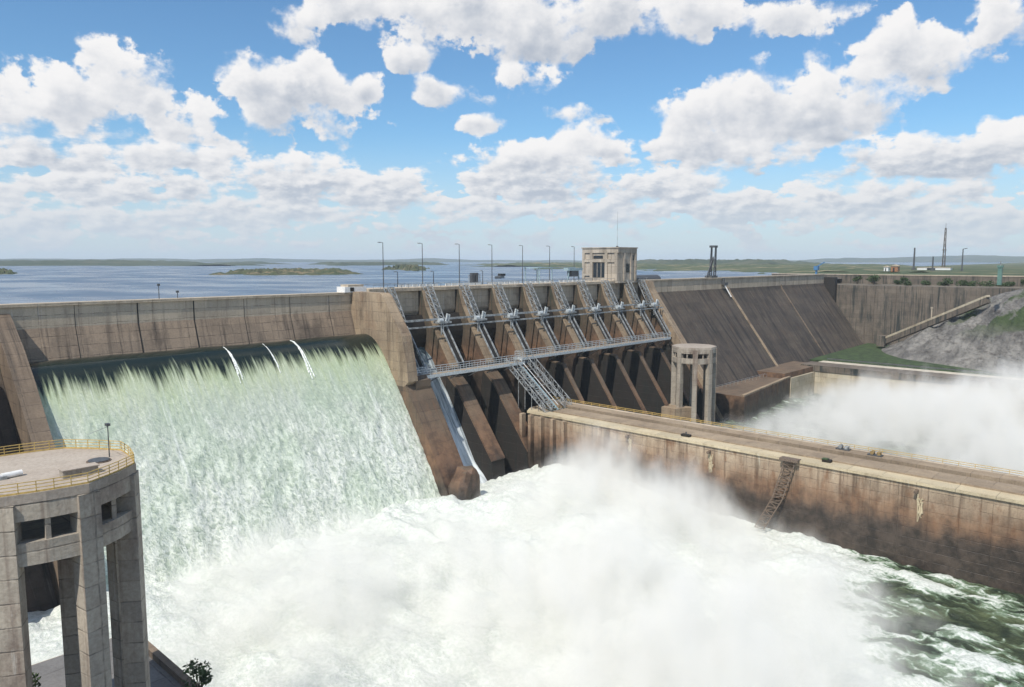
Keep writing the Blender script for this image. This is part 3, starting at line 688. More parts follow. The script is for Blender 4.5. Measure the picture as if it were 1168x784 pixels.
MB().box((194.8, 94.8, -51.9), (196.1, 97.6, -51.2)).build('box', M['gate'], sp); MB().tube((195.4, 96.2, -51.2), (195.4, 96.2, -50.5), .16, .22, 8).build('pipe_stub', M['steel_dark'], sp)

# ================================================================== STEELWORK ON THE GATES
def ordinal(i): return ['first', 'second', 'third', 'fourth', 'fifth', 'sixth', 'seventh', 'eighth', 'ninth', 'tenth', 'eleventh', 'twelfth'][i]
TR = [157.4] + PIERS[:-1] + [309.5]
def make_truss(s):
    r = thing('hoist_truss', 'x', 'hoist truss', (s, 0, -10), 'hoist trusses down the gate piers')
    mb = MB()
    for ds in (-1.25, 1.25):
        mb.lattice((s + ds, 2.4, -8.9), (s + ds, 8.6, -20.4), (s + ds, 4.6, -8.9), (s + ds, 11.0, -20.2), 6, .30)
    for k in range(7):
        f = k / 6; mb.bar((s - 1.25, 4.6 + 6.4 * f, -8.9 - 11.3 * f), (s + 1.25, 4.6 + 6.4 * f, -8.9 - 11.3 * f), .22)
        if k < 6: mb.bar((s - 1.25, 4.6 + 6.4 * f, -8.9 - 11.3 * f), (s + 1.25, 4.6 + 6.4 * (f + 1 / 6), -8.9 - 11.3 * (f + 1 / 6)), .18)
    mb.build('lattice_arm', M['steel'], r)
    for ds in (-1.3, 1.3):
        MB().bar((s + ds, 11.4, -21.8), (s + ds, 20.4, -34.6), .38, .5).build('guide_rail', M['steel'], r)
    MB().box((s - .95, 11.0, -21.4), (s + .95, 11.2, -21.2)).bar((s, 11.0, -21.9), (s, 19.8, -34.4), 2.0, .1).build('rail_bed', M['black'], r)
    return r
def node_parts(r, s):
    mb = MB(); mb.box((s - 2.6, 9.4, -21.6), (s + 2.6, 13.2, -20.9)); mb.build('bracket_plate', M['steel'], r)
    mb = MB(); mb.tube((s - 2.7, 12.4, -20.5), (s - .9, 12.4, -20.5), .75, .75, 12); mb.build('sheave', M['steel_light'], r)
    mb = MB(); mb.bar((s + 1.0, 12, -20.9), (s + 1.6, 12.2, -18.2), .5); mb.bar((s + 2.1, 12, -20.9), (s + 2.6, 12.2, -18.6), .45); mb.build('lever', M['steel_light'], r)
    mb = MB(); mb.bar((s - 1.9, 12.9, -21.6), (s - 1.9, 12.9, -25.5), .35); mb.bar((s - 1.0, 12.9, -21.6), (s - 1.0, 12.9, -24.6), .3); mb.build('counterweight_rod', M['steel'], r)
t0 = make_truss(TR[0]); t0['label'] = 'lattice hoist truss against the training wall, without white sheave'
t1 = make_truss(TR[1]); node_parts(t1, TR[1]); t1['label'] = 'second hoist truss from the chute, first with a white sheave'
for i in range(2, len(TR)):
    c = copy_tree(t1); place(c, (TR[i], 0, -10), '%s lattice hoist truss counting from the chute side training wall' % ordinal(i))
# cross beam linking the truss nodes
cb = thing('cross_beam', 'long pale steel beam pair linking the truss sheaves across all bays', 'beam', (230, 9, -21))
MB().bar((156, 10.3, -20.2), (316, 10.3, -20.2), .5, .7).build('upper_beam', M['steel'], cb); MB().bar((156, 12.6, -22.4), (316, 12.6, -22.4), .4, .5).build('lower_beam', M['steel'], cb)
# catwalks
def catwalk(name, label, s0, s1, t0, t1, z, mdl):
    c = thing(name, label, 'catwalk', ((s0 + s1) / 2, t0, z), 'catwalks along the gates')
    MB().box((s0, t0, z), (s1, t1, z + .3)).build('deck', M['deck'], c)
    mb = MB(); mb.box((s0, t1, z - .5), (s1, t1 + .35, z + .5)); mb.box((s0 - .3, t0, z - .5), (s0, t1 + .35, z + .5)); mb.box((s0, t0 - .3, z - .5), (s1, t0, z + .4)); mb.build('edge_beam', mdl, c)
    mb = MB()
    for t in (t0, t1 + .1):
        for h in (1.0, 1.75, 2.5): mb.bar((s0, t, z + h), (s1, t, z + h), .17 if h > 2 else .12)
        n = int((s1 - s0) / 2.6)
        for k in range(n + 1): mb.bar((s0 + (s1 - s0) * k / n, t, z + .3), (s0 + (s1 - s0) * k / n, t, z + 2.5), .13)
    for h in (1.0, 1.75, 2.5): mb.bar((s0, t0, z + h), (s0, t1, z + h), .15)
    mb.build('railing', M['steel_light'], c)
    for k in range(int((s1 - s0) / 8.8) + 1):
        s = s0 + 3 + k * 8.8
        mb = MB()
        if s < s1: mb.bar((s, t0 - .5, z - 2.6), (s, t1, z - .4), .3); mb.bar((s, t0 - 1, z - .45), (s, t1, z - .45), .3); mb.build('bracket', M['steel'], c)
catwalk('gate_catwalk', 'left steel catwalk from the training wall to the stair head', 148.5, 201.5, 21.6, 25.6, -36.9, M['steel_light'])
catwalk('gate_catwalk', 'right steel catwalk from the stair head to the small column tower', 201.9, 304.0, 20.6, 24.2, -35.6, M['steel_light'])
# steel stair down to the guide wall
sr = thing('steel_stair', 'steel lattice stair dropping from the catwalk to the guide wall', 'stair', (200, 34, -52))
for (a, w) in ((193.6, .26), (197.6, .34), (204.6, .26), (208.0, .22)):
    mb = MB(); mb.lattice((a, 23.8, -37), (a, 42.5, -51.8), (a, 23.8, -34.6), (a, 42.5, -49.6), 9, w); mb.build('stringer', M['steel'], sr)
mb = MB()
for k in range(23):
    f = k / 22; mb.bar((198.0, 23.8 + 18.7 * f, -36.9 - 14.9 * f), (200.6, 23.8 + 18.7 * f, -36.9 - 14.9 * f), .7, .1)
mb.bar((200.6, 23.8, -36.9), (200.6, 42.5, -51.8), .4); mb.build('tread', M['bluegrey'], sr)
mb = MB()
for k in range(7):
    f = k / 6; t, z = 23.8 + 18.7 * f, -37 - 14.8 * f
    mb.bar((193.6, t, z), (208, t, z), .22)
    if k < 6: mb.bar((193.6, t, z), (197.6, t + 3.1, z - 2.45), .16); mb.bar((204.6, t, z), (208.0, t + 3.1, z - 2.45), .16)
    if f > .3: mb.bar((193.6, t, z), (193.6, t, -52), .16)
mb.build('cross_bracing', M['steel'], sr)
mb = MB()
for s in (198, 200.6): mb.bar((s, 23.8, -35.2), (s, 42.5, -50.1), .16)
mb.build('handrail', M['white'], sr)

# ================================================================== CREST FURNITURE
def lamp_post(s, t, z, h, arm, label, grp, m):
    r = thing('lamp_post', label, 'lamp post', (s, t, z), grp)
    MB().tube((s, t, z), (s, t, z + h), .20, .11, 8).build('pole', m, r)
    MB().bar((s, t, z + h), (s - arm, t, z + h + .15), .14).build('arm', m, r)
    MB().box((s - arm - .7, t - .25, z + h - .05), (s - arm + .3, t + .25, z + h + .25)).build('lamp_head', M['steel'], r)
    return r
SL = [162.5, 180.4, 198.9, 216.8, 235.1, 252.7, 269.9]
l0 = lamp_post(SL[0], -6, -9.5, 15.9, 1.4, 'tall thin lamp post on the crest nearest the white kiosk', 'tall lamp posts on the crest above the gates', M['steel_dark'])
for i, s in enumerate(SL[1:]): place(copy_tree(l0), (s, -6, -9.5), '%s tall thin lamp post from the white kiosk on the crest' % ordinal(i + 1))
s0_ = lamp_post(170, -7.5, -9.5, 5.6, .9, 'first short lamp on the crest from the white kiosk', 'short lamps on the crest', M['steel_dark'])
for i, s in enumerate((187, 213, 246)): place(copy_tree(s0_), (s, -7.5, -9.5), '%s short lamp on the crest from the white kiosk' % ordinal(i + 1))
# posts on the breast wall
for s, h, lb in ((83.5, 3.6, 'slim dark post with knob on the breast wall coping'), (88.5, 1.6, 'short stub post on the breast wall coping')):
    r = thing('wall_post', lb, 'post', (s, -1.5, -10.2), 'posts on the breast wall')
    MB().tube((s, -1.5, -10.2), (s, -1.5, -10.2 + h), .12, .1, 8).build('pole', M['steel_dark'], r); MB().box((s - .3, -1.8, -10.3 + h), (s + .3, -1.2, -9.7 + h)).build('knob', M['steel_dark'], r)
rl = thing('crest_railing', 'white barrier railing along the crest road above the gates', 'railing', (230, 1.6, -9.3))
mb = MB()
for k in range(34):
    a = 163 + k * 3.1
    if k % 7 != 6: mb.box((a, 1.7, -9.0), (a + 2.5, 1.95, -8.2))
mb.build('panel', M['white'], rl)
mb = MB(); mb.bar((152, 2.2, -8.05), (318, 2.2, -8.05), .14); mb.bar((152, -8.5, -8.05), (318, -8.5, -8.05), .16)
for k in range(56): mb.bar((152 + k * 3, 2.2, -9.3), (152 + k * 3, 2.2, -8.05), .1)
mb.build('rail', M['steel'], rl)
ks = thing('white_kiosk', 'small white kiosk block where the breast wall meets the gates', 'kiosk', (147, -1, -9.6))
MB().box((141.5, -3.5, -10.2), (150, 1.2, -8.4)).build('wall', M['white'], ks); MB().box((142.8, -3.2, -8.4), (149, 1.0, -7.7)).build('roof', M['wall'], ks); MB().box((143.5, 1.15, -9.9), (145, 1.28, -8.6)).build('door', M['gate'], ks)
dk = thing('signal_frame', 'dark steel frame with two stubby cabinets on the crest', 'frame', (206, -5, -9.4))
for a in (204.4, 206.4): MB().box((a, -6, -9.3), (a + 1.4, -4.6, -4.6)).build('cabinet', M['steel_dark'], dk)
MB().bar((203, -5, -9.3), (203, -5, -5.4), .2).bar((209, -5, -9.3), (209, -5, -5.4), .2).bar((203, -5, -5.4), (209, -5, -5.4), .2).build('frame', M['steel'], dk)
gy = thing('gantry_hoist', 'blue grey travelling gantry hoist on rails beside the concrete gatehouse', 'gantry', (262, -3, -9.3))
mb = MB()
for a in (238, 246):
    for t in (-7, 1): mb.bar((a, t, -9.3), (a, t, -2.8), .35)
mb.bar((237, -7, -2.8), (247, -7, -2.8), .4); mb.bar((237, 1, -2.8), (262, 1, -2.8), .3); mb.bar((238, -7, -2.8), (238, 1, -2.8), .4); mb.bar((246, -7, -2.8), (246, 1, -2.8), .4)
for a in (258, 266): mb.bar((a, 0, -9.3), (a + (1 if a < 260 else -1), 0, -3.0), .5)
mb.build('legs', M['bluegrey'], gy); MB().box((257.5, -2, -4.2), (267, 1.2, -3.0)).build('bridge_beam', M['bluegrey'], gy); MB().box((259.6, -1.6, -6.8), (264.4, .9, -4.2)).build('trolley', M['steel_dark'], gy)
# gatehouse
gh = thing('gatehouse', 'square concrete gatehouse standing on the dam crest', 'building', (298, -7, -9.4))
a, b, c, d, z0, z1 = 290.0, 305.5, -17.0, 4.0, -10.2, 6.0
mb = MB(); mb.box((a, c, z0), (b, d, z0 + .8)); mb.box((a, c, z1 - 2.2), (b, d, z1))
mb.box((a + .5, c + .5, z0 + .8), (b - .4, d - .4, z1 - 2.2)); mb.build('wall', M['house'], gh)
mb = MB()
for t in (c, c + 4.6, c + 13.4, d - 2.0): mb.box((a - .05, t, z0 + .8), (a + .9, t + 1.5, z1 - 2.2))
mb.box((a - .02, c + 1.5, -.5), (a + .8, d - 2, .9)); mb.box((a - .02, c + 1.5, -7.0), (a + .8, c + 4.6, -6.0))
for s in (a + 5, a + 10.6, b - 1.2): mb.box((s, d - .6, z0 + .8), (s + 1.2, d + .05, z1 - 2.2))
mb.build('pilaster', M['house'], gh)
w_ = MB().box((a + .42, c + 6.3, -7.8), (a + .6, c + 13.2, -.7)).build('window', M['glass'], gh)
mb = MB()
for t in (c + 8.6, c + 10.9): mb.box((a + .36, t, -7.8), (a + .44, t + .25, -.7))
mb.build('frame', M['house'], w_)
MB().box((a + .42, c + 6.4, 1.1), (a + .6, c + 12, 2.6)).build('window', M['glass'], gh)
MB().box((a + 7.2, d - .45, -5.4), (a + 9.9, d - .3, -1.2)).build('window', M['glass'], gh)
MB().box((a + 12.0, d - .45, .3), (a + 13.6, d - .3, 2.8)).build('window', M['glass'], gh)
MB().box((a - .35, c - .35, z1), (b + .35, d + .35, z1 + .5)).build('roof', M['house'], gh)
an = thing('roof_antenna', 'thin whip antenna rising from the gatehouse roof', 'antenna', (292, 2, 6.5)); MB().tube((292, 2, 6.5), (292, 2, 23), .1, .05, 6).build('mast', M['steel'], an)
MB().box((291.6, 1.6, 6.5), (292.4, 2.4, 7)).build('foot_plate', M['steel_dark'], an)
dm = thing('domed_shed', 'low dark domed shed behind the parapet right of the gatehouse', 'shed', (324, -6, -9.3))
mb = MB(); mb.prism([(-9 + 3.2 * (1 - cos(pi * k / 8)), -9.4 + 2.4 * sin(pi * k / 8)) for k in range(9)], 311, 338); mb.build('roof', M['steel_dark'], dm); MB().box((311.2, -8.8, -10), (337.8, -2.9, -9.4)).build('wall', M['wall_low'], dm)
# crane mast and hanging gate on the right section
cm = thing('crane_mast', 'dark twin lattice crane mast standing on the crest right of the gatehouse', 'crane', (391, -2, -9.3))
mb = MB()
for t in (-3.2, -.6):
    mb.lattice((389.5, t, -9.3), (391.2, t, 8.5), (392.2, t, -9.3), (392.0, t, 8.5), 8, .45)
mb.lattice((384, -2, -9.3), (391.5, -2, 2.5), (386, -2, -9.3), (391.8, -2, 1.0), 6, .4)
mb.build('lattice_mast', M['steel_dark'], cm); MB().box((386, -4, -9.3), (393, .2, -8.2)).build('base_frame', M['steel_dark'], cm); MB().box((389.6, -3.6, 7.6), (393, -.2, 8.8)).build('mast_head', M['steel_dark'], cm)
hb = thing('outlet_hoist', 'white steel hoist hanging over the parapet below the crane mast', 'hoist', (399, 2, -16))
MB().box((398, .1, -13.8), (401.5, 2.4, -12.2)).box((398.2, .6, -9.6), (399, 1.6, -13.8)).build('bracket', M['steel_dark'], hb); MB().bar((399.5, 1.5, -13.9), (401.5, 4.6, -20.4), 1.7, .6).build('hanging_gate', M['white'], hb)
bc = thing('blue_crane', 'small blue crane at the far right end of the crest', 'crane', (545, -3, -9.3))
MB().bar((545, -3, -9.3), (545, -3, -5), 1.2).build('mast', M['blue_paint'], bc); MB().box((543.4, -4.4, -6.4), (546.6, -1.6, -3.6)).build('cab', M['blue_paint'], bc); MB().bar((545, -3, -4), (549, 1, -.8), .6).build('jib', M['blue_paint'], bc)

# ================================================================== COLUMN TOWERS
def make_tower(name, label, c, zr, zb, rot, railing):
    cs, ct = c; r = thing(name, label, 'tower', (cs, ct, zb), 'octagonal column towers'); RR = 9.4
    def P(k, rad, o=0): an = rot + k * pi / 4; return (cs + rad * cos(an) - o * sin(an), ct + rad * sin(an) + o * cos(an))
    oc = lambda rad: [P(k / 2, rad if k % 2 == 0 else rad * .952) for k in range(16)]
    MB().plan(oc(RR + .06), zr - .9, zr).build('roof_slab', M['roof'], r)
    for nm, za, zb_ in (('upper_band', zr - 2.6, zr - .9), ('lower_band', zr - 6.9, zr - 4.7)):
        mb = MB(); o, i = oc(RR), oc(RR - 1.0)
        vs = [(a, b, z) for z in (za, zb_) for ring in (o, i) for a, b in ring]
        fs = []
        for k in range(16):
            n = (k + 1) % 16; fs += [(k, n, n + 32, k + 32), (k + 16, k + 48, n + 48, n + 16), (k, k + 16, n + 16, n), (k + 32, n + 32, n + 48, k + 48)]
        mb._add(vs, fs); mb.build(nm, M['tower'], r)
    MB().plan(oc(RR - 1.02), zr - 6.6, zr - 5.9).build('floor_slab', M['tower'], r)
    for k in range(8):
        mb = MB(); mb.plan([P(k, RR + .05, -1.05), P(k, RR + .05, 1.05), P(k, RR - 2.0, .9), P(k, RR - 2.0, -.9)], zb, zr - .95); mb.build('column', M['tower'], r)
    for k in range(8):
        m_ = P(k + .5, (RR - .5) * .952)
        MB().bar((m_[0], m_[1], zr - 4.7), (m_[0], m_[1], zr - 2.6), .45).build('mullion', M['tower'], r)
    if railing:
        mb = MB(); pts = []
        for k in range(8):
            a, c_, b = np.array(P(k, RR - .1)), np.array(P(k + .5, (RR - .1) * .952)), np.array(P(k + 1, RR - .1))
            for q in range(5):
                m_ = a + (c_ - a) * q / 2.5 if q < 2.5 else c_ + (b - c_) * (q - 2.5) / 2.5; pts.append((m_[0], m_[1])); mb.bar((m_[0], m_[1], zr), (m_[0], m_[1], zr + 1.05), .07)
        for h in (.42, .75, 1.05): mb.path([(a, b, zr + h) for a, b in pts], .07, .07, True)
        for k in range(40):
            a, b = pts[k], pts[(k + 1) % 40]; mb.bar((a[0], a[1], zr + .09), (b[0], b[1], zr + .09), .04, .16)
        mb.build('railing', M['yellow'], r)
    return r
tw = make_tower('column_tower', 'near grey octagonal column tower with yellow railing round its roof', (21.5, 121.0), -21.4, -53, R(32), True)
for k, (cs, ct) in enumerate(()): pass
TZ = -21.4
hx = thing('roof_hatch', 'long grey hatch box beside the roof railing of the near tower', 'hatch', (24, 127, TZ))
MB().box((22.4, 125.6, TZ), (25.6, 126.8, TZ + .75)).build('hatch_box', M['tower'], hx); MB().box((22.3, 125.5, TZ + .75), (25.7, 126.9, TZ + .85)).build('lid', M['roof'], hx)
mc = thing('manhole_cover', 'dark round cover on the near tower roof by the lamp', 'cover', (27.4, 122, TZ))
MB().tube((27.2, 122, TZ), (27.2, 122, TZ + .18), 1.05, 1.05, 20).build('lid', M['steel_dark'], mc); MB().tube((27.2, 122, TZ), (27.2, 122, TZ + .09), 1.2, 1.2, 20).build('rim', M['rusty'], mc)
vu = thing('roof_vent', 'small white vent unit lying on the near tower roof', 'vent', (19, 122, TZ))
MB().tube((18.2, 122.4, TZ + .3), (20.0, 122.2, TZ + .3), .3, .3, 12).build('duct', M['white'], vu); MB().box((17.9, 122.0, TZ), (18.6, 122.8, TZ + .35)).build('foot', M['steel'], vu)
lp = thing('roof_lamp', 'thin roof lamp with outstretched arm at the near tower railing', 'lamp', (29.0, 120.4, TZ))
MB().tube((28.6, 121.0, TZ), (28.6, 121.0, TZ + 3.6), .07, .05, 8).build('pole', M['steel_dark'], lp); MB().bar((28.6, 121.0, TZ + 3.4), (26.9, 119.8, TZ + 2.6), .05).build('arm', M['steel'], lp); MB().box((28.4, 120.7, TZ + 3.5), (28.8, 121.3, TZ + 3.75)).build('lamp_head', M['steel_dark'], lp)
ST = (289.5, 45.0)
tw2 = make_tower('column_tower', 'far pale octagonal column tower standing beyond the guide wall', ST, -36.4, -72, R(12), False)
MB().plan([(ST[0] + 12 * cos(k * pi / 4), ST[1] + 11.0 * sin(k * pi / 4)) for k in range(8)], -80, -71.9).build('pedestal', M['pier_low'], tw2)
MB().plan([(ST[0] - 12.5, ST[1] - 8), (ST[0] - 12.5, ST[1] - 1), (ST[0] - 3.5, ST[1] + 3), (ST[0] - 3.5, ST[1] - 9)], -80, -62.5).build('pedestal_block', M['pier'], tw2)

# ================================================================== LEFT GUIDE WALL under the near tower
lg = thing('guide_wall', 'near guide wall with shaded deck below the yellow railed tower', 'wall', (24, 120, -73))
MB().box((-6, 98, -80), (37.2, 330, -53)).build('wall', M['guide'], lg)
MB().box((36.6, 97.5, -53), (37.5, 330, -52.0)).build('parapet', M['wall_low'], lg)
MB().box((-6, 98.2, -53.0), (36.6, 330, -52.95)).build('deck', M['greydeck'], lg)

# foliage helper
def leaf_cloud(name, blobs, n, size, m, parent, flat=1.0):
    mb = MB()
    for k in range(n):
        bs, bt, bz, br = blobs[rng.randrange(len(blobs))]
        while True:
            q = [rng.uniform(-1, 1) for _ in range(3)]; L = sum(a * a for a in q)
            if .25 < L <= 1: break
        c = np.array((bs + q[0] * br, bt + q[1] * br, bz + q[2] * br * flat)); u = np.array([rng.gauss(0, 1) for _ in range(3)]); v = np.array([rng.gauss(0, 1) for _ in range(3)])
        u /= np.linalg.norm(u); v -= u * (u @ v); v /= np.linalg.norm(v); e = size * rng.uniform(.6, 1.3)
        mb._add([c - u * e, c + v * e * .45, c + u * e, c - v * e * .45], [(0, 1, 2, 3)])
    return mb.build(name, m, parent)
def shrub(name, label, c, h, r, n, size, grp=None, cat='shrub'):
    t = thing(name, label, cat, c, grp); bl = []
    mb = MB()
    for k in range(7):
        an = k * .9 + rng.uniform(-.3, .3); q = (c[0] + r * .7 * cos(an) * rng.uniform(.3, 1), c[1] + r * .7 * sin(an) * rng.uniform(.3, 1), c[2] + h * rng.uniform(.45, .95))
        mb.tube(c, q, .05 * h / 2, .02, 5); bl.append((*q, r * rng.uniform(.3, .5)))
    mb.build('stem', M['bark'], t); leaf_cloud('foliage', bl, n, size, M['leaf'], t)
    return t
shrub('shrub', 'leafy shrub poking over the near guide wall parapet', (37.0, 121.5, -52.5), 4.2, 2.2, 420, .28)
shrub('shrub', 'yellow green shrub growing between the near tower columns', (21, 110, -53), 5, 3, 400, .3)

# ================================================================== RIGHT BANK
bk = thing('bank_wall', 'cream bank wall with brown coping along the far side of the misty basin', 'wall', (420, 120, -73))
MB().box((418, 47, -80), (430, 330, -61)).build('wall', M['cream'], bk); MB().box((417.6, 40, -61), (432, 330, -57.6)).build('coping', M['retain'], bk)
MB().box((386, 46, -80), (418, 48, -61.4)).build('wing', M['cream'], bk)
MB().box((380, 29, -61.2), (432, 46.9, -58.4)).build('wing_slab', M['pier_low'], bk)
def lands(name, P, m): return structure(grid_mesh(name, P, m))
# road on the bank
quad('access_road', [(432, 44, -57.55), (440, 44, -57.55), (440, 330, -57.55), (432, 330, -57.55)], M['stone_light'])
rr = thing('road_barrier', 'dark guard rail along the bank road below the rock slope', 'guard rail', (441, 120, -57.5))
mb = MB(); mb.bar((440.6, 46, -56.3), (440.6, 330, -56.3), .25, .6)
for k in range(60): mb.bar((440.6, 46 + k * 4.7, -57.5), (440.6, 46 + k * 4.7, -56), .18)
mb.build('rail', M['steel_dark'], rr)
mb = MB(); mb.plan([(440.05, 36), (440.05, 330), (470, 330), (556, 31)], -58.4, -57.45); o = mb.build('grass_bank', M['grass']); tag(o, 'green grass patch between the dam toe and the rock slope', 'grass', kind='stuff')
# rock slope rising away from the road
def rock_slope():
    v = np.linspace(0, 1, 260); t = np.linspace(44, 300, 330)
    V, Tg = np.meshgrid(v, t)
    foot = np.interp(Tg, [44, 60, 75, 100, 140, 330], [520, 496, 478, 466, 446, 446])
    Sg = foot + (640 - foot) * V ** 1.25
    zt = np.interp(Tg, [44, 52, 64, 82, 112, 150, 200, 330], [-58.5, -54, -47, -37, -20.5, -12, -11, -11])
    w = 14 * (fbm(Tg * .02, Sg * .02, 3) - .5)
    up = np.clip((Sg - foot + w * sstep(0, 20, Sg - foot)) / 62, 0, 1) ** .80
    rock = (fbm(Sg * .018, Tg * .03, 6, .58) - .5) * 17 + (1 - np.abs(fbm(Sg * .045 + 4, Tg * .06 + Sg * .025, 6, .62) - .5) * 4) * 6 - 5 + (1 - np.abs(fbm(Sg * .16 + 14, Tg * .12, 4, .6) - .5) * 4) * 2.6
    ridge = 6 * np.exp(-((Tg - 128 - (Sg - 470) * .12) / 14) ** 2)
    Z = -58.6 + (zt + 58.6) * up + (rock * .8 + ridge) * sstep(0, .5, up) * (1 - .72 * sstep(.8, 1, up)) * sstep(48, 95, Tg)
    lands('rock_slope', np.stack([Sg, -Tg, Z + BASE], -1), M['rock'])
rock_slope()
# return wall at the end of the dam
rw = thing('retaining_wall', 'tall stained retaining wall closing the far right end of the dam', 'wall', (558, 50, -40))
MB().box((556, -4, -62), (562, 190, -17)).build('wall', M['retain'], rw)
mb = MB()
for t in (6, 17, 27.5, 33, 47, 62, 80): mb.box((555.4, t, -60 + max(0, t - 30) * .5), (556.05, t + 1.0, -17.2))
mb.build('buttress', M['retain'], rw)
MB().box((552.1, -5, -40), (556, 8, -11.5)).build('corner_block', M['gate'], rw)
quad('terrace', [(562, -4, -17.05), (600, -4, -17.05), (640, 400, -16.5), (562, 400, -16.5)], M['bank'])
uw = thing('terrace_wall', 'low upper wall above the shrub terrace at the right bank', 'wall', (600, 60, -12)); MB().box((598, -60, -22), (603, 420, -10.5)).build('wall', M['retain'], uw); MB().box((597.7, -60, -10.5), (603.2, 420, -9.9)).build('coping', M['wall'], uw)
# pipe flume on the rock slope
pf = thing('pipe_flume', 'long pale concrete pipe climbing the rock slope on a plinth', 'pipe', (520, 80, -40))
pa, pb = (529.0, 50.5, -50.5), (505, 112, -20.0)
mb = MB(); mb.bar(pa, pb, 3.0, 1.2); mb.build('pipe', M['cream'], pf)
mb = MB(); mb.bar((pa[0] + .3, pa[1], pa[2] - 2.4), (pb[0] + .3, pb[1], pb[2] - 2.4), 3.4, 3.4); mb.build('plinth', M['retain'], pf)
MB().box((526, 46, -56), (532, 51, -49)).build('anchor_block', M['retain'], pf)
ps = thing('marker_post', 'pale post standing on the pipe midway up the rock slope', 'post', (518, 79, -35)); MB().tube((517.4, 80, -37), (517.4, 80, -29), .5, .4, 8).build('pole', M['wall'], ps); MB().box((516.6, 79.4, -29.2), (518.2, 80.6, -28.4)).build('cap', M['wall'], ps)
# shrubs along the terrace, each its own
k = 0
sh = []
for t in (13, 22, 27, 38, 44, 50, 58, 69, 73, 81, 86, 95, 103, 108, 119):
    s = 582 + rng.uniform(-10, 12); h = rng.choice((2.2, 3.0, 3.6, 4.6, 6.2))
    lab = ['dark bush on the terrace nearest the dam end'] + ['%s dark bush from the dam end along the terrace row' % ordinal(min(i, 11)) for i in range(1, 15)]
    lb = lab[k] if k < 12 else ['dark bush on the terrace row, third from its outer end', 'dark bush on the terrace row, second from its outer end', 'dark bush at the outer end of the terrace row'][k - 12]
    shrub('terrace_bush', lb, (s, float(t), -17), h, rng.uniform(2.6, 5.5), 420, .6, 'bushes along the terrace', 'bush'); k += 1
# far right masts, poles, huts
def simple_pole(name, label, px, py0, py1, Z0, r, m, cat='pole', lattice=False):
    s, t = at_z(px, py0, Z0); D = sqrt(s * s + (CAM_T - t) ** 2); h = (py0 - py1) / F_PX * D * 1.0
    q = thing(name, label, cat, (s, t, Z0))
    if lattice:
        mb = MB(); w = 1.7
        for i in range(4):
            a = (s + w * (-1) ** (i // 2), t + w * (-1) ** ((i + 1) // 2)); b = (s + w * (-1) ** ((i + 1) // 2), t + w * (-1) ** ((i + 2) // 2))
            mb.lattice((a[0], a[1], Z0), (s + (a[0] - s) * .45, t + (a[1] - t) * .45, Z0 + h), (b[0], b[1], Z0), (s + (b[0] - s) * .45, t + (b[1] - t) * .45, Z0 + h), 14, .5)
        mb.build('lattice_mast', m, q); MB().box((s - 2.4, t - 2.4, Z0 + h * .45), (s + 2.4, t + 2.4, Z0 + h * .45 + .8)).build('platform', m, q); MB().tube((s, t, Z0 + h), (s, t, Z0 + h * 1.12), .3, .2, 6).build('antenna', m, q)
    else:
        MB().tube((s, t, Z0), (s, t, Z0 + h), r, r * .75, 8).build('pole', m, q); MB().box((s - r * 1.6, t - r * 1.6, Z0), (s + r * 1.6, t + r * 1.6, Z0 + r * 2)).build('foot', m, q)
    return q, s, t, h
LZ = -10.0
simple_pole('radio_mast', 'tall lattice radio mast on the horizon at the right', 1076, 306, 267, LZ, .5, M['rusty'], 'mast', True)
simple_pole('chimney_pole', 'thick dark pole left of the lattice radio mast', 1042, 308, 286, LZ, 1.1, M['steel_dark'])
simple_pole('chimney_pole', 'short dark pole between the thick pole and the radio mast', 1063.5, 309, 295, LZ, .9, M['steel_dark'])
q, s, t, h = simple_pole('street_lamp', 'dark street lamp with one arm right of the radio mast', 1097, 309, 288, LZ, .7, M['steel_dark'], 'lamp post')
MB().bar((s, t, LZ + h), (s + 3.5, t + 3, LZ + h + .8), .6).build('lamp_arm', M['steel_dark'], q)
def hut(label, px, py, w, d, h, m, cat='hut', name='hut'):
    s, t = at_z(px, py, LZ); q = thing(name, label, cat, (s, t, LZ))
    MB().box((s, t, LZ), (s + d, t + w, LZ + h)).build('wall', m, q); MB().prism([(t - .5, LZ + h), (t + w + .5, LZ + h), (t + w + .5, LZ + h + .3), (t + w / 2, LZ + h * 1.35), (t - .5, LZ + h + .3)], s - .5, s + d + .5).build('roof', M['wall'], q)
    MB().box((s - .1, t + w * .3, LZ + .1), (s + .02, t + w * .55, LZ + h * .75)).build('door', M['gate'], q)
hut('orange walled hut on the plain above the retaining wall', 1016, 310, 6, 6, 5, M['orange_paint'])
hut('small white hut beside the orange walled hut', 1008, 309.5, 4, 4, 4, M['white'])
hut('long low pale shed near the radio mast', 1046, 308, 34, 8, 2.6, M['white'], 'shed', 'shed')
gm = thing('green_valve_tower', 'small green steel tower on the right bank above the rock slope', 'tower', (640, 150, -12))
s, t = at_z(1140, 321, -11); MB().bar((s, t, -13), (s, t, -3.5), 2.0).build('body', M['green_paint'], gm); MB().box((s - 1.4, t - 1.4, -3.5), (s + 1.4, t + 1.4, -2.4)).build('cap', M['green_paint'], gm); MB().tube((s, t, -2.4), (s, t, 0), .3, .2, 6).build('vent_pipe', M['steel'], gm)
gm.location = gm.location

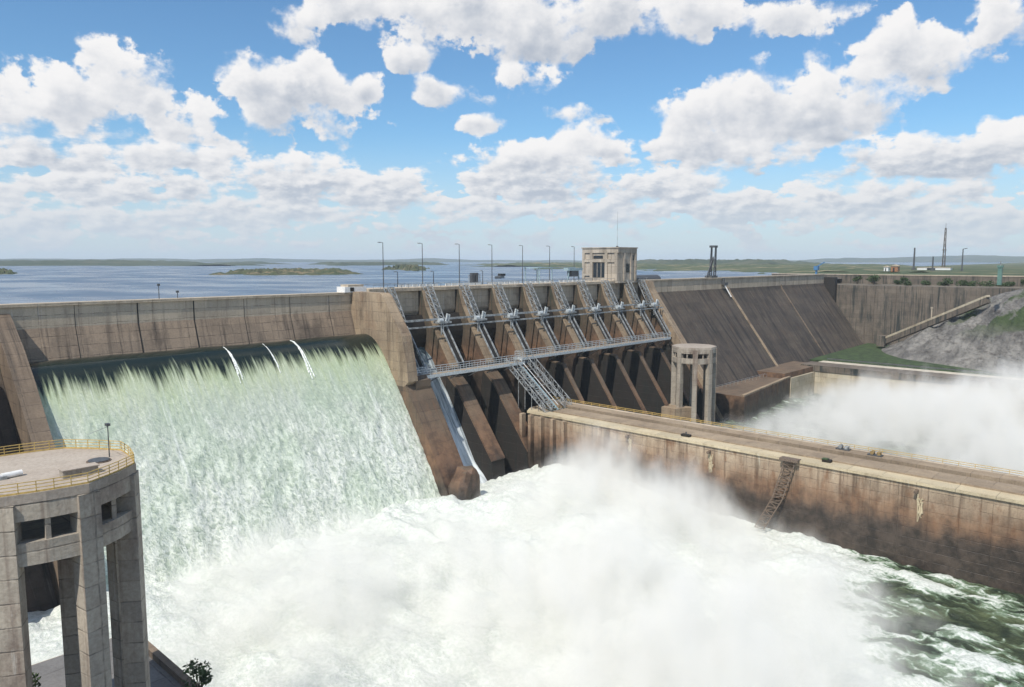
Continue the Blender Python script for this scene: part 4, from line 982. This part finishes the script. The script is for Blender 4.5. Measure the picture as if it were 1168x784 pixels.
# ================================================================== FAR LAND
def island(name, px, py0, py1, hw_px, h, m, seed=0, z=RES, hpx=None):
    c = at_z(px, (py0 + py1) / 2, z); a = at_z(px, py0, z); b = at_z(px, py1, z)
    c = ((a[0] + b[0]) / 2, (a[1] + b[1]) / 2)
    D = sqrt(c[0] ** 2 + (c[1] - CAM_T) ** 2); dirv = np.array((c[0], c[1] - CAM_T)) / D; lat = np.array((-dirv[1], dirv[0]))
    hd = sqrt((a[0] - b[0]) ** 2 + (a[1] - b[1]) ** 2) / 2; hw = hw_px / F_PX * D
    U, V = np.meshgrid(np.linspace(-1, 1, 170), np.linspace(-1, 1, 60))
    r = np.sqrt(U ** 2 + V ** 2) + (fbm(U * 3.2 + seed, V * 2 + seed, 4) - .5) * .9
    hgt = sstep(1.0, .55, r) * h * (.35 + 1.3 * fbm(U * 22 + seed, V * 6, 4)) - .6
    P = np.stack([c[0] + dirv[0] * V * hd + lat[0] * U * hw, -(c[1] + dirv[1] * V * hd + lat[1] * U * hw), hgt + z + BASE], -1)
    structure(grid_mesh(name, P, m))
island('island', 333, 315, 309.4, 76, 4.2, M['isle'], 1)
island('island', 465, 309.5, 304.5, 24, 6, M['isle'], 5)
island('island', -20, 314, 310, 28, 5, M['isle'], 6)
island('far_shore', 60, 304.2, 300.6, 215, 14, M['hill'], 7)
island('far_shore', 430, 303.5, 300.3, 80, 8, M['hill'], 8)
island('far_shore', 760, 309.5, 302.0, 150, 5, M['land'], 10)
island('far_shore', 900, 313.5, 301.5, 150, 5, M['land'], 12)
island('far_shore', 640, 304.5, 301.0, 120, 7, M['land'], 14)
island('far_shore', 820, 303.6, 300.6, 120, 16, M['hill'], 15)
bt = thing('barge', 'long dark barge lying on the reservoir behind the gantry', 'barge', (0, 0, 0))
s, t = at_z(575, 317.3, RES)
bt.location = W(s, t, RES); bt['_o'] = tuple(bt.location)
MB().plan([(s - 18, t + 7), (s + 12, t - 17), (s + 15, t - 14), (s - 15, t + 10)], RES - .2, RES + 1.6).build('hull', M['steel_dark'], bt); MB().box((s + 4, t - 11, RES + 1.6), (s + 9, t - 7, RES + 3.4)).build('cabin', M['gate'], bt)
# flat country right of the dam
quad('plain', [(603.3, 420, -10.9), (603.3, -60, -10.9), (830, -135, -10.9), (11400, -1460, -10.9), (11400, 6000, -10.9), (2500, 2500, -10.9), (603.3, 900, -10.9)], M['land'])
def hills():
    for (az0, az1, D, h, sd) in ((-60, 4, 9300, 55, 2), (-8, 26, 9600, 42, 4), (18, 62, 9000, 80, 6)):
        an = np.radians(np.linspace(az0, az1, 300) + HEAD); dd = np.linspace(-700, 900, 14)
        A_, DD = np.meshgrid(an, dd)
        prof = np.clip(1 - np.abs(DD - 100) / 820, 0, 1) ** .8
        ed = sstep(0, .12, np.linspace(0, 1, 300)) * sstep(1, .88, np.linspace(0, 1, 300))
        hh = RES - 2 + (h * (.25 + .9 * fbm(A_ * 14 + sd, DD * 0 + sd, 5)) * prof * ed[None, :])
        r = D + DD
        structure(grid_mesh('hills', np.stack([np.sin(A_) * r, -CAM_T + np.cos(A_) * r, hh + BASE], -1), M['hill']))
hills()

# ================================================================== SPRAY AND AIR
def spray(name, label, box, humps, dens, amp, seed):
    m = bpy.data.materials.new(name + '_volume'); m.use_nodes = True; N = NT(m.node_tree); N.n.clear()
    out = N.new('ShaderNodeOutputMaterial'); pv = N.new('ShaderNodeVolumePrincipled'); N.l.new(pv.outputs[0], out.inputs['Volume'])
    pv.inputs['Color'].default_value = (0.985, 0.975, 0.94, 1); pv.inputs['Anisotropy'].default_value = -0.1
    p = N.new('ShaderNodeNewGeometry').outputs['Position']; x, y, z = N.sep(p)
    env = None
    for (hs, ht, rs, rt, hh) in humps:
        l = N.vec('LENGTH', N.vec('MULTIPLY', N.vec('SUBTRACT', N.comb(x, y, 0), (hs, -ht, 0)), (1 / rs, 1 / rt, 0)))
        e = N.ramp(l, 1.0, 0.0, 0.0, hh)
        env = e if env is None else N.math('MAXIMUM', env, e)
    n = N.noise(N.vec('ADD', N.vec('MULTIPLY', p, (1, 1, .55)), (seed, 0, 0)), 0.075, 6, 0.62)
    f = N.math('ADD', N.math('SUBTRACT', env, z), N.math('MULTIPLY', N.math('SUBTRACT', n, 0.5), amp))
    dn = N.math('MULTIPLY', N.ramp(f, 0.0, 16.0), dens)
    dn = N.math('MULTIPLY', dn, N.math('MULTIPLY', N.ramp(env, 0.5, 4.0), N.ramp(N.noise(N.vec('MULTIPLY', p, (1, 1, .5)), 0.16, 3, 0.6), 0.36, 0.62, 0.25, 1.5)))
    N.put(pv.inputs['Density'], dn)
    s0, s1, t0, t1, z0, z1 = box
    mb = MB(); mb.box((s0, t0, z0), (s1, t1, z1)); o = mb.build(name, m)
    tag(o, label, 'mist', kind='stuff')
    return o
spray('mist', 'billowing white spray boiling up at the foot of the spillway', (-30, GW0 + .2, 36, 230, -75, -36),
      [(160, 84, 56, 42, 24), (184, 74, 24, 34, 27), (178, 106, 34, 34, 22), (112, 82, 66, 44, 19), (120, 116, 80, 60, 22), (160, 112, 44, 48, 22), (80, 84, 62, 46, 20), (105, 150, 70, 66, 22), (146, 146, 46, 44, 18), (60, 120, 50, 60, 9), (85, 64, 66, 30, 20), (184, 120, 26, 36, 13), (10, 72, 60, 44, 17)], 0.12, 28, 3.0)
spray('mist', 'pale spray hanging over the basin beyond the guide wall', (GW1 - .2, 418, 30, 260, -75, -38),
      [(330, 104, 105, 66, 22), (385, 92, 60, 58, 23), (285, 92, 72, 52, 17), (300, 180, 100, 90, 24), (392, 168, 84, 112, 36), (350, 130, 92, 84, 27)], 0.085, 34, 11.0)
def air():
    m = bpy.data.materials.new('air'); m.use_nodes = True; N = NT(m.node_tree); N.n.clear()
    out = N.new('ShaderNodeOutputMaterial'); pv = N.new('ShaderNodeVolumePrincipled'); N.l.new(pv.outputs[0], out.inputs['Volume'])
    pv.inputs['Color'].default_value = (0.80, 0.90, 1.0, 1); pv.inputs['Density'].default_value = 0.00007; pv.inputs['Anisotropy'].default_value = 0.0
    mb = MB(); mb.box((-11600, -11600, -80), (11600, 11600, 95)); o = mb.build('haze', m); tag(o, 'thin pale blue air over the whole reservoir', 'haze', kind='stuff')
air()
for o in sc.objects:
    if '_o' in o: del o['_o']
